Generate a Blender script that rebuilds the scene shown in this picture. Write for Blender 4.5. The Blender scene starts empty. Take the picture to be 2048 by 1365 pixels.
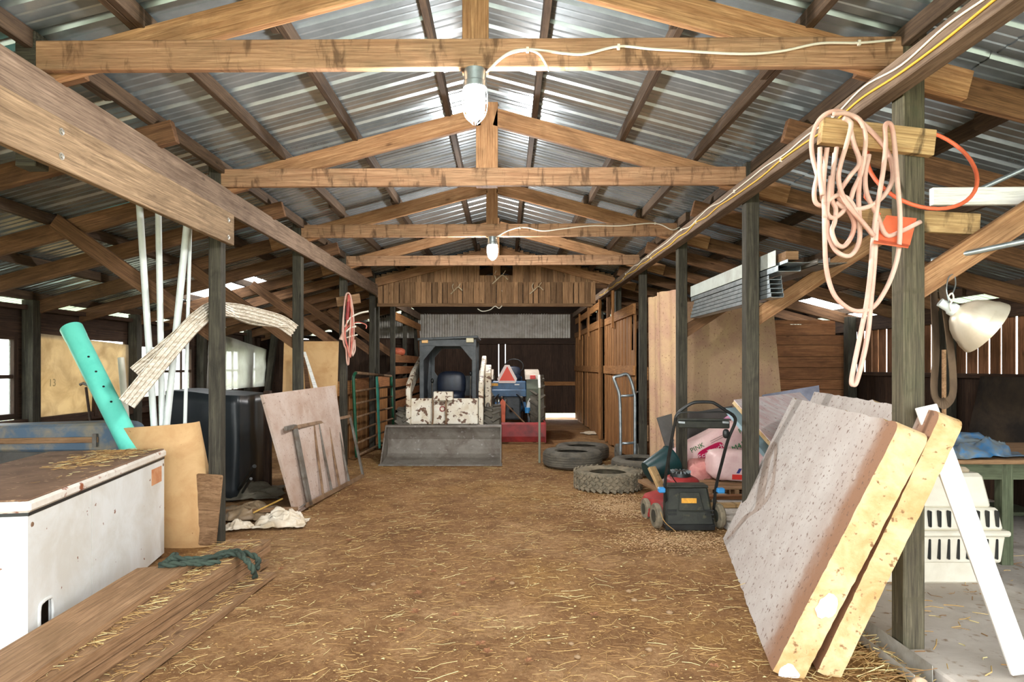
import bpy, bmesh, math, random
from mathutils import Vector as V, Matrix, noise as mn

random.seed(7)
PI = math.pi
F = 1250.0          # focal length in pixels of the 2048 px wide frame
EYE = 1.37          # eye height (m)
C = bpy.context.scene.collection
SC = bpy.context.scene

# ------------------------------------------------------------------ camera
cam = bpy.data.cameras.new('camera')
camo = bpy.data.objects.new('camera', cam)
C.objects.link(camo)
camo.location = (0, 0, EYE)
camo.rotation_euler = (PI / 2, 0, 0)
cam.sensor_width = 36
cam.lens = F / 2048 * 36
cam.shift_x = 14 / 2048
cam.shift_y = 50.5 / 2048
cam.clip_start = 0.05
cam.clip_end = 300
SC.camera = camo

# ------------------------------------------------------------------ world, exposure
w = bpy.data.worlds.new('overcast_sky')
SC.world = w
w.use_nodes = True
wn = w.node_tree.nodes['Background']
wn.inputs['Color'].default_value = (0.93, 0.97, 1.0, 1)
wn.inputs['Strength'].default_value = 3.9
SC.view_settings.view_transform = 'Standard'
SC.view_settings.look = 'None'
SC.view_settings.gamma = 1.0
SC.view_settings.use_curve_mapping = False
SC.view_settings.exposure = 0.98
LAMP = 780.0

# ------------------------------------------------------------------ pixel helpers: a pixel plus a real depth gives a point
def at(px, py, D):
    return V(((px - 1010) * D / F, D, EYE - (py - 733) * D / F))

def fl(px, py, z=0.0):
    D = (EYE - z) * F / (py - 733)
    return V(((px - 1010) * D / F, D, z))

# ------------------------------------------------------------------ materials
def s2l(c):
    return tuple((x / 12.92 if x <= 0.04045 else ((x + 0.055) / 1.055) ** 2.4) for x in c)

def rgb(*c):
    return s2l([x / 255 for x in c]) + (1,)

def nodes(name):
    m = bpy.data.materials.new(name)
    m.use_nodes = True
    nt = m.node_tree
    b = nt.nodes['Principled BSDF']
    return m, nt, b

def N(nt, t, **k):
    n = nt.nodes.new(t)
    for a, v in k.items():
        if hasattr(n, a):
            setattr(n, a, v)
        else:
            n.inputs[a].default_value = v
    return n

def mixc(nt, fac, a, b, mode='MIX'):
    n = nt.nodes.new('ShaderNodeMix')
    n.data_type = 'RGBA'
    n.blend_type = mode
    for sock, v in ((n.inputs[0], fac), (n.inputs[6], a), (n.inputs[7], b)):
        if hasattr(v, 'links'):
            nt.links.new(v, sock)
        else:
            sock.default_value = v
    return n.outputs[2]

def ramp(nt, fac, stops):
    r = nt.nodes.new('ShaderNodeValToRGB')
    e = r.color_ramp.elements
    while len(e) < len(stops):
        e.new(0.5)
    for i, (p, c) in enumerate(stops):
        e[i].position = p
        e[i].color = c if isinstance(c, tuple) else (c, c, c, 1)
    nt.links.new(fac, r.inputs[0])
    return r.outputs[0]

def coords(nt, scale=(1, 1, 1), rnd=True):
    tc = N(nt, 'ShaderNodeTexCoord')
    mp = N(nt, 'ShaderNodeMapping')
    mp.inputs['Scale'].default_value = scale
    if rnd:
        oi = N(nt, 'ShaderNodeObjectInfo')
        mu = N(nt, 'ShaderNodeVectorMath', operation='MULTIPLY_ADD')
        cb = N(nt, 'ShaderNodeCombineXYZ')
        for i in range(3):
            nt.links.new(oi.outputs['Random'], cb.inputs[i])
        nt.links.new(cb.outputs[0], mu.inputs[0])
        mu.inputs[1].default_value = (37, 61, 23)
        nt.links.new(tc.outputs['Object'], mu.inputs[2])
        nt.links.new(mu.outputs[0], mp.inputs[0])
    else:
        nt.links.new(tc.outputs['Object'], mp.inputs[0])
    return mp.outputs[0]

def noise(nt, co, scale, detail=5, rough=0.6, dist=0.0):
    n = N(nt, 'ShaderNodeTexNoise')
    n.inputs['Scale'].default_value = scale
    n.inputs['Detail'].default_value = detail
    n.inputs['Roughness'].default_value = rough
    n.inputs['Distortion'].default_value = dist
    nt.links.new(co, n.inputs['Vector'])
    return n.outputs['Fac']

def bump(nt, b, h, s, d=0.01):
    n = N(nt, 'ShaderNodeBump')
    n.inputs['Strength'].default_value = s
    n.inputs['Distance'].default_value = d
    nt.links.new(h, n.inputs['Height'])
    nt.links.new(n.outputs[0], b.inputs['Normal'])

def wood(name, light, dark, rough=0.75, stain=None, sa=0.5, var=0.25, grain=52, blotch=None):
    m, nt, b = nodes(name)
    co = coords(nt, (1.0, grain * 0.5, grain * 0.5))
    g = noise(nt, co, 2.0, 8, 0.66, 1.0)
    fine = noise(nt, coords(nt, (3.0, 110.0, 110.0)), 1.6, 4, 0.7, 0.5)
    col = ramp(nt, g, [(0.3, rgb(*dark)), (0.52, tuple((x + y) / 2 for x, y in zip(rgb(*light), rgb(*dark)))), (0.68, rgb(*light))])
    c2 = coords(nt, (2.0, 4.0, 4.0))
    if stain:
        s = noise(nt, c2, 1.6, 5, 0.65, 0.8)
        col = mixc(nt, ramp(nt, s, [(0.46, 0.0), (0.72, sa)]), col, rgb(*stain))
    if blotch:
        c3 = coords(nt, (7.0, 2.0, 2.0))
        s = noise(nt, c3, 2.2, 4, 0.6, 0.3)
        col = mixc(nt, ramp(nt, s, [(0.54, 0.0), (0.66, 0.8)]), col, rgb(*blotch))
    col = mixc(nt, ramp(nt, fine, [(0.36, 0.55), (0.52, 0.0)]), col, tuple(x * 0.45 for x in rgb(*dark)[:3]) + (1,))
    # knots
    vo = N(nt, 'ShaderNodeTexVoronoi')
    vo.inputs['Scale'].default_value = 2.3
    nt.links.new(coords(nt, (1.0, 2.6, 2.6)), vo.inputs['Vector'])
    col = mixc(nt, ramp(nt, vo.outputs['Distance'], [(0.03, 0.7), (0.09, 0.0)]), col, tuple(x * 0.35 for x in rgb(*dark)[:3]) + (1,))
    oi = N(nt, 'ShaderNodeObjectInfo')
    mr = N(nt, 'ShaderNodeMapRange')
    mr.inputs['To Min'].default_value = 1 - var
    mr.inputs['To Max'].default_value = 1 + var * 0.6
    nt.links.new(oi.outputs['Random'], mr.inputs['Value'])
    vm = N(nt, 'ShaderNodeVectorMath', operation='SCALE')
    nt.links.new(col, vm.inputs[0])
    nt.links.new(mr.outputs[0], vm.inputs['Scale'])
    nt.links.new(vm.outputs[0], b.inputs['Base Color'])
    b.inputs['Roughness'].default_value = rough
    b.inputs['Specular IOR Level'].default_value = 0.25
    bump(nt, b, g, 0.35, 0.006)
    return m

def plain(name, c, c2=None, sc=6, rough=0.6, metal=0.0, amt=(0.4, 0.65), spot=None, ssc=25, sthr=(0.62, 0.68), bs=0.0, stretch=(1, 1, 1), spec=0.4):
    m, nt, b = nodes(name)
    co = coords(nt, stretch)
    col = rgb(*c)
    if c2:
        n = noise(nt, co, sc, 6, 0.65, 0.4)
        col = mixc(nt, ramp(nt, n, [(amt[0], 0.0), (amt[1], 1.0)]), rgb(*c), rgb(*c2))
    if spot:
        n2 = noise(nt, co, ssc, 3, 0.55)
        col = mixc(nt, ramp(nt, n2, [(sthr[0], 0.0), (sthr[1], 1.0)]), col, rgb(*spot))
    if hasattr(col, 'links'):
        nt.links.new(col, b.inputs['Base Color'])
    else:
        b.inputs['Base Color'].default_value = col
    b.inputs['Roughness'].default_value = rough
    b.inputs['Metallic'].default_value = metal
    b.inputs['Specular IOR Level'].default_value = spec
    if bs:
        bump(nt, b, noise(nt, co, sc * 4, 6, 0.7), bs, 0.01)
    return m

W_WARM = wood('wood_warm', (206, 162, 118), (146, 100, 66), stain=(112, 84, 58), sa=0.6, var=0.16)
W_TIE = wood('wood_tie', (200, 160, 124), (142, 102, 74), stain=(134, 112, 86), sa=0.6, var=0.14, blotch=(88, 66, 48))
W_RAFT = wood('wood_rafter', (146, 108, 76), (90, 62, 42), stain=(66, 46, 30), sa=0.6, var=0.2)
W_PURL = wood('wood_purlin', (106, 86, 66), (62, 48, 38), stain=(54, 40, 30), sa=0.6, var=0.15)
W_GIRD = wood('wood_girder', (156, 134, 114), (102, 82, 66), stain=(84, 66, 52), sa=0.55, var=0.08)
W_HEAD = wood('wood_header', (178, 150, 118), (112, 90, 66), stain=(104, 84, 62), sa=0.75, var=0.08)
W_POST = wood('wood_post', (92, 88, 74), (46, 42, 36), stain=(34, 32, 28), sa=0.6, var=0.15)
W_POSTG = wood('wood_post_mossy', (118, 110, 88), (58, 52, 42), stain=(78, 80, 58), sa=0.6, var=0.05, blotch=(84, 78, 60))
W_LOFT = wood('wood_loft', (196, 156, 116), (132, 96, 66), stain=(112, 82, 56), sa=0.45, var=0.45)
W_STALL = wood('wood_stall', (192, 140, 88), (126, 82, 46), stain=(112, 76, 44), sa=0.45, var=0.22)
W_DARK = wood('wood_dark', (86, 64, 48), (44, 32, 25), stain=(34, 26, 22), sa=0.5, var=0.25)
W_SIDE = wood('wood_siding', (168, 118, 82), (100, 66, 44), stain=(74, 52, 38), sa=0.5, var=0.25)
W_CROSS = wood('wood_cross', (184, 128, 84), (126, 82, 52), stain=(98, 62, 42), sa=0.5, var=0.2)
W_PLANK = wood('wood_plank', (178, 142, 106), (124, 92, 64), stain=(118, 90, 60), sa=0.6, var=0.12)
W_BLOCK = wood('wood_block', (216, 184, 132), (164, 126, 82), stain=(110, 88, 60), sa=0.5, var=0.08, blotch=(60, 48, 34))
W_WHITE = wood('wood_white_paint', (250, 249, 244), (238, 236, 228), rough=0.5, var=0.02)
W_GREEN = wood('wood_green_paint', (112, 118, 92), (80, 88, 66), stain=(64, 62, 48), sa=0.5, var=0.05)
M_PANEL = plain('hardboard', (196, 164, 126), (180, 142, 118), 3, 0.75, spot=(132, 98, 70), ssc=46, sthr=(0.62, 0.7))
M_TAN = plain('tan_board', (208, 170, 120), (190, 148, 98), 4, 0.7, spot=(150, 110, 66), ssc=40, sthr=(0.7, 0.76))
M_GREYB = plain('grey_board', (190, 172, 160), (168, 142, 124), 3, 0.7, spot=(118, 96, 82), ssc=45, sthr=(0.64, 0.7))
M_GALV = plain('galvanised', (176, 184, 186), (142, 152, 156), 12, 0.35, 0.75, bs=0.03)
M_STEEL = plain('dull_steel', (128, 124, 116), (98, 86, 74), 8, 0.5, 0.5)
M_CORR = plain('corrugated_wall', (204, 200, 192), (172, 164, 152), 5, 0.5, 0.3)
M_BLACK = plain('black_plastic', (30, 31, 31), (44, 46, 44), 8, 0.4)
M_BLACKD = plain('dusty_black', (56, 58, 50), (36, 38, 34), 6, 0.55, spot=(96, 92, 66), ssc=14, sthr=(0.6, 0.8))
M_RUB = plain('rubber', (104, 98, 86), (72, 69, 62), 7, 0.85, spot=(120, 108, 84), ssc=20, sthr=(0.6, 0.8), bs=0.3)
M_RUBD = plain('rubber_dusty', (140, 128, 106), (100, 94, 78), 7, 0.9, spot=(80, 76, 64), ssc=20, sthr=(0.55, 0.75), bs=0.3)
M_WPAINT = plain('chipped_white', (232, 224, 206), (206, 188, 158), 5, 0.5, spot=(104, 70, 44), ssc=13, sthr=(0.57, 0.6))
M_DGREY = plain('cab_grey', (84, 88, 90), (58, 62, 64), 5, 0.55)
M_NAVY = plain('navy_vinyl', (36, 44, 60), (26, 30, 42), 6, 0.4)
M_BLUE = plain('tractor_blue', (48, 92, 130), (34, 62, 92), 5, 0.4)
M_RED = plain('dull_red', (168, 52, 50), (110, 40, 38), 4, 0.5, spot=(90, 60, 46), ssc=14, sthr=(0.62, 0.75))
M_ORANGE = plain('orange_paint', (226, 112, 74), (200, 92, 60), 6, 0.5)
M_BUCK = plain('bucket_steel', (132, 126, 116), (102, 92, 82), 4, 0.6, 0.2, spot=(160, 156, 150), ssc=18, sthr=(0.62, 0.74))
M_FREEZ = plain('freezer_enamel', (226, 228, 226), (210, 208, 200), 3, 0.4, spot=(130, 84, 58), ssc=20, sthr=(0.7, 0.72))
M_RUSTY = plain('dirty_lid', (136, 106, 82), (112, 84, 62), 5, 0.8, spot=(160, 130, 100), ssc=20)
M_RIM = plain('rusty_rim', (232, 226, 216), (214, 204, 190), 5, 0.4, spot=(150, 88, 60), ssc=12, sthr=(0.6, 0.66))
M_PVC = plain('white_pvc', (226, 232, 230), (206, 214, 212), 4, 0.4)
M_TEAL = plain('teal_pvc', (112, 222, 200), (94, 204, 184), 3, 0.35)
M_BEIGE = plain('beige_plastic', (228, 222, 204), (212, 204, 184), 3, 0.5)
M_HOSE = plain('pink_hose', (220, 190, 174), (198, 148, 130), 3, 0.65)
M_REDC = plain('red_cord', (196, 84, 74), (210, 140, 120), 5, 0.6)
M_WCAB = plain('white_cable', (232, 226, 210), None, 5, 0.5)
M_YCAB = plain('yellow_cable', (226, 182, 66), None, 5, 0.5)
M_TARPB = plain('blue_tarp', (38, 118, 176), (110, 120, 124), 7, 0.45, amt=(0.36, 0.56))
M_DTARP = plain('dark_tarp', (40, 44, 46), (30, 36, 40), 3, 0.35)
M_BLANK = plain('dark_blanket', (64, 52, 38), (34, 28, 22), 2, 0.85, amt=(0.42, 0.58))
M_PLAS = plain('milky_plastic', (226, 214, 194), (196, 176, 146), 6, 0.35)
M_PLASB = plain('dirty_plastic', (148, 126, 98), (112, 92, 70), 6, 0.5)
M_PINK = plain('pink_bag', (236, 204, 198), (222, 180, 178), 4, 0.4, spot=(190, 140, 136), ssc=30, sthr=(0.66, 0.74))
M_PINKW = plain('pink_wool', (226, 160, 150), (206, 130, 126), 14, 0.95, bs=0.6)
M_MAG = plain('magenta_print', (200, 28, 84), None, 5, 0.4)
M_GRN = plain('green_print', (36, 120, 62), None, 5, 0.4)
M_GRYP = plain('grey_print', (140, 120, 112), None, 5, 0.4)
M_NAVP = plain('navy_print', (48, 56, 120), None, 5, 0.4)
M_REDP = plain('red_print', (214, 50, 40), None, 5, 0.4)
def slab_face():
    m, nt, b = nodes('slab_face')
    co = coords(nt, (1, 1, 1), False)
    n1 = noise(nt, co, 4, 6, 0.65)
    col = mixc(nt, ramp(nt, n1, [(0.35, 0.0), (0.65, 1.0)]), rgb(200, 193, 186), rgb(184, 173, 165))
    sx = N(nt, 'ShaderNodeSeparateXYZ')
    nt.links.new(co, sx.inputs[0])
    n2 = noise(nt, co, 7, 6, 0.7)
    ad = N(nt, 'ShaderNodeMath', operation='MULTIPLY_ADD')
    nt.links.new(n2, ad.inputs[0])
    ad.inputs[1].default_value = -0.22
    nt.links.new(sx.outputs[0], ad.inputs[2])
    col = mixc(nt, ramp(nt, ad.outputs[0], [(0.0, 0.95), (0.08, 0.7), (0.14, 0.25), (0.32, 0.0)]), col, rgb(150, 108, 78))
    n3 = noise(nt, co, 34, 3, 0.55)
    col = mixc(nt, ramp(nt, n3, [(0.6, 0.0), (0.66, 0.85)]), col, rgb(112, 84, 68))
    nt.links.new(col, b.inputs['Base Color'])
    b.inputs['Roughness'].default_value = 0.85
    bump(nt, b, n3, 0.15, 0.006)
    return m
M_SLABF = slab_face()
M_SLABE = plain('slab_edge', (216, 190, 146), (188, 150, 98), 5, 0.9, spot=(132, 100, 66), ssc=30, sthr=(0.62, 0.7), bs=0.6)
M_SMEAR = plain('damp_mark', (166, 150, 138), (178, 162, 150), 8, 0.85, spot=(112, 84, 68), ssc=34, sthr=(0.6, 0.66))
M_CONC = plain('concrete', (206, 198, 188), (178, 168, 156), 2.2, 0.85, spot=(150, 128, 104), ssc=18, sthr=(0.6, 0.72), bs=0.12)
M_FOAMW = plain('white_foam', (238, 226, 222), (224, 190, 186), 7, 0.7, spot=(120, 60, 56), ssc=22, sthr=(0.66, 0.7), stretch=(1, 3, 1))
M_FOAMB = plain('blue_foam', (170, 196, 206), (150, 178, 190), 5, 0.7)
M_FOAMG = plain('grey_foil', (150, 152, 166), (120, 122, 136), 4, 0.5)
M_DGPAN = plain('dark_grey_panel', (92, 90, 86), (72, 70, 66), 4, 0.6)
M_BUCKG = plain('green_bucket', (20, 62, 62), (16, 44, 46), 4, 0.4)
M_GATE = plain('green_gate', (30, 96, 66), (24, 70, 50), 6, 0.45)
M_GATET = plain('teal_bar', (74, 160, 140), (60, 136, 120), 6, 0.5)
M_RUSTB = plain('rusty_bar', (150, 122, 94), (110, 84, 62), 8, 0.6, 0.3)
M_KNOB = plain('blue_knob', (60, 140, 200), None, 4, 0.4)
M_YLAB = plain('orange_sticker', (230, 170, 60), (200, 140, 50), 30, 0.5)
M_SMVO = plain('smv_orange', (240, 84, 62), None, 4, 0.5)
M_SMVW = plain('smv_border', (240, 226, 220), None, 4, 0.5)
M_REFL = plain('reflector_alu', (226, 216, 196), (204, 190, 164), 4, 0.38, 0.5, spot=(120, 110, 96), ssc=24, sthr=(0.7, 0.76))
M_STRAP = plain('brown_strap', (104, 84, 64), (78, 62, 48), 6, 0.8)
M_ROPE = plain('green_rope', (62, 76, 64), (46, 56, 48), 12, 0.85)
M_STRAWC = plain('cornice_dust', (170, 140, 96), None, 5, 0.9)
M_ANTL = plain('antler', (206, 190, 162), (170, 146, 112), 8, 0.6)
M_BONE = plain('bleached_gutter', (228, 220, 206), (176, 160, 138), 5, 0.5, 0.1, stretch=(1, 10, 10))
M_BLUEW = plain('faded_blue', (84, 104, 122), (142, 132, 112), 4, 0.6, amt=(0.42, 0.62))
M_BOLT = plain('bolt', (170, 166, 156), None, 4, 0.4, 0.7)
M_DIRTG = plain('sawdust', (196, 164, 124), (170, 132, 90), 12, 0.95, bs=0.5)
M_LEAF = plain('dry_leaf', (150, 104, 70), (120, 80, 52), 8, 0.8)
M_AMBER = plain('amber_lens', (230, 180, 110), None, 4, 0.3)

def roof_metal():
    m, nt, b = nodes('roof_metal')
    co = coords(nt, (1, 1, 1))
    n = noise(nt, co, 3, 6, 0.65)
    nt.links.new(ramp(nt, n, [(0.35, rgb(146, 156, 160)), (0.7, rgb(178, 188, 194))]), b.inputs['Base Color'])
    b.inputs['Metallic'].default_value = 0.66
    b.inputs['Roughness'].default_value = 0.24
    return m
M_ROOF = roof_metal()

def straw_mat():
    m, nt, b = nodes('straw')
    g = N(nt, 'ShaderNodeNewGeometry')
    c = ramp(nt, g.outputs['Random Per Island'], [(0.0, rgb(124, 88, 50)), (0.5, rgb(160, 122, 70)), (0.82, rgb(196, 164, 104)), (1.0, rgb(214, 206, 150))])
    nt.links.new(c, b.inputs['Base Color'])
    b.inputs['Roughness'].default_value = 0.7
    return m
M_STRAW = straw_mat()

def dirt_mat():
    m, nt, b = nodes('dirt_floor')
    co = coords(nt, (1, 1, 1), False)
    a = noise(nt, co, 0.8, 6, 0.65, 0.4)
    col = ramp(nt, a, [(0.3, rgb(124, 90, 58)), (0.5, rgb(160, 122, 82)), (0.7, rgb(190, 154, 112))])
    y = noise(nt, co, 0.55, 3, 0.5)
    col = mixc(nt, ramp(nt, y, [(0.52, 0.0), (0.7, 0.55)]), col, rgb(184, 142, 74))
    md = noise(nt, co, 3.2, 7, 0.72, 0.5)
    col = mixc(nt, ramp(nt, md, [(0.36, 0.7), (0.54, 0.0)]), col, rgb(104, 74, 46))
    f = noise(nt, co, 26, 6, 0.75)
    col = mixc(nt, ramp(nt, f, [(0.42, 0.55), (0.6, 0.0)]), col, rgb(104, 70, 44))
    g = noise(nt, co, 60, 3, 0.6)
    col = mixc(nt, ramp(nt, g, [(0.62, 0.0), (0.7, 0.55)]), col, rgb(206, 176, 132))
    nt.links.new(col, b.inputs['Base Color'])
    b.inputs['Roughness'].default_value = 0.95
    b.inputs['Specular IOR Level'].default_value = 0.15
    bump(nt, b, f, 0.5, 0.03)
    return m
M_DIRT = dirt_mat()

def glow(name, col, s):
    m, nt, b = nodes(name)
    b.inputs['Base Color'].default_value = (1, 1, 1, 1)
    b.inputs['Emission Color'].default_value = col
    b.inputs['Emission Strength'].default_value = s
    return m
M_BULB = glow('bulb_glass', (1.0, 0.985, 0.97, 1), LAMP)

def translucent(name, col, col2, frac=0.6, alpha=0.0):
    m, nt, b = nodes(name)
    co = coords(nt, (1, 1, 1))
    n = noise(nt, co, 3.5, 6, 0.65, 0.6)
    c = ramp(nt, n, [(0.35, rgb(*col2)), (0.62, rgb(*col))])
    nt.links.new(c, b.inputs['Base Color'])
    b.inputs['Roughness'].default_value = 0.5
    t = N(nt, 'ShaderNodeBsdfTranslucent')
    nt.links.new(c, t.inputs[0])
    mx = N(nt, 'ShaderNodeMixShader')
    mx.inputs[0].default_value = frac
    nt.links.new(b.outputs[0], mx.inputs[1])
    nt.links.new(t.outputs[0], mx.inputs[2])
    last = mx.outputs[0]
    if alpha:
        tr = N(nt, 'ShaderNodeBsdfTransparent')
        m2 = N(nt, 'ShaderNodeMixShader')
        m2.inputs[0].default_value = alpha
        nt.links.new(last, m2.inputs[1])
        nt.links.new(tr.outputs[0], m2.inputs[2])
        last = m2.outputs[0]
    nt.links.new(last, nt.nodes['Material Output'].inputs[0])
    return m
M_WRAP = translucent('house_wrap', (226, 208, 172), (196, 174, 136), 0.4)
M_VISQ = translucent('clear_plastic', (232, 232, 222), (214, 212, 200), 0.45, 0.35)
M_PANE = translucent('window_glass', (236, 246, 240), (224, 238, 228), 0.5, 0.8)

# ------------------------------------------------------------------ geometry helpers: each returns (verts, faces)
def g_box(lo, hi):
    x0, y0, z0 = lo
    x1, y1, z1 = hi
    v = [V(p) for p in ((x0, y0, z0), (x1, y0, z0), (x1, y1, z0), (x0, y1, z0), (x0, y0, z1), (x1, y0, z1), (x1, y1, z1), (x0, y1, z1))]
    return v, [(0, 3, 2, 1), (4, 5, 6, 7), (0, 1, 5, 4), (1, 2, 6, 5), (2, 3, 7, 6), (3, 0, 4, 7)]

def xf(g, M):
    return [M @ v for v in g[0]], g[1]

def join(*gs):
    vs, fs = [], []
    for g in gs:
        o = len(vs)
        vs += g[0]
        fs += [tuple(i + o for i in f) for f in g[1]]
    return vs, fs

def frame(a, b, up=(0, 0, 1)):
    x = (V(b) - V(a)).normalized()
    u = V(up)
    y = u.cross(x)
    if y.length < 1e-4:
        y = V((0, 1, 0)).cross(x)
    y.normalize()
    z = x.cross(y)
    M = Matrix((x, y, z)).transposed().to_4x4()
    M.translation = (V(a) + V(b)) / 2
    return M

def smooth_pts(pts, n=6, closed=False):
    P = [V(p) for p in pts]
    if len(P) < 3:
        return P
    out = []
    L = len(P)
    rng = L if closed else L - 1
    for i in range(rng):
        p0 = P[(i - 1) % L] if (closed or i > 0) else P[0] * 2 - P[1]
        p1, p2 = P[i], P[(i + 1) % L]
        p3 = P[(i + 2) % L] if (closed or i + 2 < L) else P[-1] * 2 - P[-2]
        for k in range(n):
            t = k / n
            out.append(0.5 * ((2 * p1) + (p2 - p0) * t + (2 * p0 - 5 * p1 + 4 * p2 - p3) * t * t + (3 * p1 - p0 - 3 * p2 + p3) * t ** 3))
    if not closed:
        out.append(P[-1])
    return out

def g_tube(pts, r, sides=8, closed=False, cap=True, rs=None):
    P = [V(p) for p in pts]
    n = len(P)
    vs, fs = [], []
    prev = None
    for i, p in enumerate(P):
        if closed:
            t = P[(i + 1) % n] - P[i - 1]
        else:
            t = P[min(i + 1, n - 1)] - P[max(i - 1, 0)]
        t.normalize()
        if prev is None:
            a = t.orthogonal().normalized()
        else:
            a = prev - t * prev.dot(t)
            a = a.normalized() if a.length > 1e-5 else t.orthogonal().normalized()
        prev = a
        b = t.cross(a)
        rr = rs[i] if rs else r
        for k in range(sides):
            q = 2 * PI * k / sides
            vs.append(p + (a * math.cos(q) + b * math.sin(q)) * rr)
    for i in range(n if closed else n - 1):
        j = (i + 1) % n
        for k in range(sides):
            l = (k + 1) % sides
            fs.append((i * sides + k, i * sides + l, j * sides + l, j * sides + k))
    if cap and not closed:
        fs.append(tuple(reversed(range(sides))))
        fs.append(tuple((n - 1) * sides + k for k in range(sides)))
    return vs, fs

def g_lathe(prof, seg=24, M=None, closed=False):
    vs, fs = [], []
    n = len(prof)
    for k in range(seg):
        a = 2 * PI * k / seg
        for r, z in prof:
            vs.append(V((r * math.cos(a), r * math.sin(a), z)))
    for k in range(seg):
        l = (k + 1) % seg
        for i in range(n if closed else n - 1):
            j = (i + 1) % n
            fs.append((k * n + i, l * n + i, l * n + j, k * n + j))
    if M is not None:
        vs = [M @ v for v in vs]
    return vs, fs

def g_prism(poly, d):
    """poly: list of points; d: extrusion vector"""
    P = [V(p) for p in poly]
    n = len(P)
    vs = P + [p + V(d) for p in P]
    fs = [tuple(range(n)), tuple(reversed(range(n, 2 * n)))]
    for i in range(n):
        j = (i + 1) % n
        fs.append((i, i + n, j + n, j))
    return vs, fs

def g_quad(q, t, nx=1, ny=1, fn=None, nrm=None):
    """thick sheet over four corners a b c d; fn(u,v) = offset along the normal"""
    a, b, c, d = [V(p) for p in q]
    n = V(nrm) if nrm else (b - a).cross(d - a).normalized()
    top, bot = [], []
    for j in range(ny + 1):
        for i in range(nx + 1):
            u, v = i / nx, j / ny
            p = (a * (1 - u) + b * u) * (1 - v) + (d * (1 - u) + c * u) * v
            if fn:
                p = p + n * fn(u, v)
            top.append(p)
            bot.append(p - n * t)
    W = nx + 1
    off = len(top)
    fs = []
    for j in range(ny):
        for i in range(nx):
            k = j * W + i
            fs.append((k, k + 1, k + W + 1, k + W))
            fs.append((off + k, off + k + W, off + k + W + 1, off + k + 1))
    for i in range(nx):
        fs.append((i, off + i, off + i + 1, i + 1))
        k = ny * W + i
        fs.append((k, k + 1, off + k + 1, off + k))
    for j in range(ny):
        k = j * W
        fs.append((k, k + W, off + k + W, off + k))
        k = j * W + nx
        fs.append((k, off + k, off + k + W, k + W))
    return top + bot, fs

def g_ribbon(pts, wd, t, nrm):
    P = [V(p) for p in pts]
    nr = V(nrm).normalized()
    vs, fs = [], []
    for i, p in enumerate(P):
        T = (P[min(i + 1, len(P) - 1)] - P[max(i - 1, 0)]).normalized()
        S = T.cross(nr).normalized()
        nn = S.cross(T)
        for a, b in ((-1, -1), (1, -1), (1, 1), (-1, 1)):
            vs.append(p + S * a * wd / 2 + nn * b * t / 2)
    for i in range(len(P) - 1):
        for k in range(4):
            l = (k + 1) % 4
            fs.append((i * 4 + k, i * 4 + l, i * 4 + 4 + l, i * 4 + 4 + k))
    fs += [(3, 2, 1, 0), tuple((len(P) - 1) * 4 + k for k in range(4))]
    return vs, fs

def g_ball(c, r, seg=12, rings=8, p=1.0, sx=1, sy=1, sz=1, M=None, fn=None):
    vs, fs = [], []
    def sp(x):
        return math.copysign(abs(x) ** p, x)
    for i in range(rings + 1):
        ph = PI * i / rings - PI / 2
        for k in range(seg):
            th = 2 * PI * k / seg
            q = V((sp(math.cos(ph)) * sp(math.cos(th)) * sx, sp(math.cos(ph)) * sp(math.sin(th)) * sy, sp(math.sin(ph)) * sz)) * r
            if fn:
                q = q + fn(q)
            if M is not None:
                q = M @ q
            vs.append(V(c) + q)
    for i in range(rings):
        for k in range(seg):
            l = (k + 1) % seg
            fs.append((i * seg + k, i * seg + l, (i + 1) * seg + l, (i + 1) * seg + k))
    return vs, fs

def rotm(rx=0, ry=0, rz=0, loc=(0, 0, 0)):
    return Matrix.Translation(V(loc)) @ Matrix.Rotation(rz, 4, 'Z') @ Matrix.Rotation(ry, 4, 'Y') @ Matrix.Rotation(rx, 4, 'X')

# ------------------------------------------------------------------ object helpers
WM = {}

def tag(o, label=None, cat=None, group=None, kind=None):
    if label:
        o['label'] = label
    if cat:
        o['category'] = cat
    if group:
        o['group'] = group
    if kind:
        o['kind'] = kind
    return o

def link(o, M, parent=None):
    C.objects.link(o)
    o.matrix_basis = M
    WM[o.name] = M.copy()
    if parent is not None:
        o.parent = parent
        o.matrix_parent_inverse = WM[parent.name].inverted()
    return o

def thing(name, loc, label=None, cat=None, group=None, kind=None):
    o = bpy.data.objects.new(name, None)
    o.empty_display_size = 0.1
    link(o, Matrix.Translation(V(loc)))
    return tag(o, label, cat, group, kind)

def obj(name, g, mat, parent=None, smooth=False, bevel=0.0, M=None, label=None, cat=None, group=None, kind=None):
    """world-space geometry -> object with its origin at its own centre (or local geometry with matrix M)"""
    vs, fs = g
    if M is None:
        lo = V([min(v[i] for v in vs) for i in range(3)])
        hi = V([max(v[i] for v in vs) for i in range(3)])
        c = (lo + hi) / 2
        if parent is None:
            c.z = lo.z
        M = Matrix.Translation(c)
        vs = [v - c for v in vs]
    me = bpy.data.meshes.new(name)
    me.from_pydata([tuple(v) for v in vs], [], fs)
    bm = bmesh.new()
    bm.from_mesh(me)
    bmesh.ops.recalc_face_normals(bm, faces=bm.faces)
    bm.to_mesh(me)
    bm.free()
    if smooth:
        me.polygons.foreach_set('use_smooth', [True] * len(me.polygons))
        if smooth != 'all':
            me.set_sharp_from_angle(angle=math.radians(38))
    me.materials.append(mat)
    o = bpy.data.objects.new(name, me)
    link(o, M, parent)
    if bevel:
        b = o.modifiers.new('bevel', 'BEVEL')
        b.width = bevel
        b.segments = 1
        b.limit_method = 'ANGLE'
    return tag(o, label, cat, group, kind)

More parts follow.
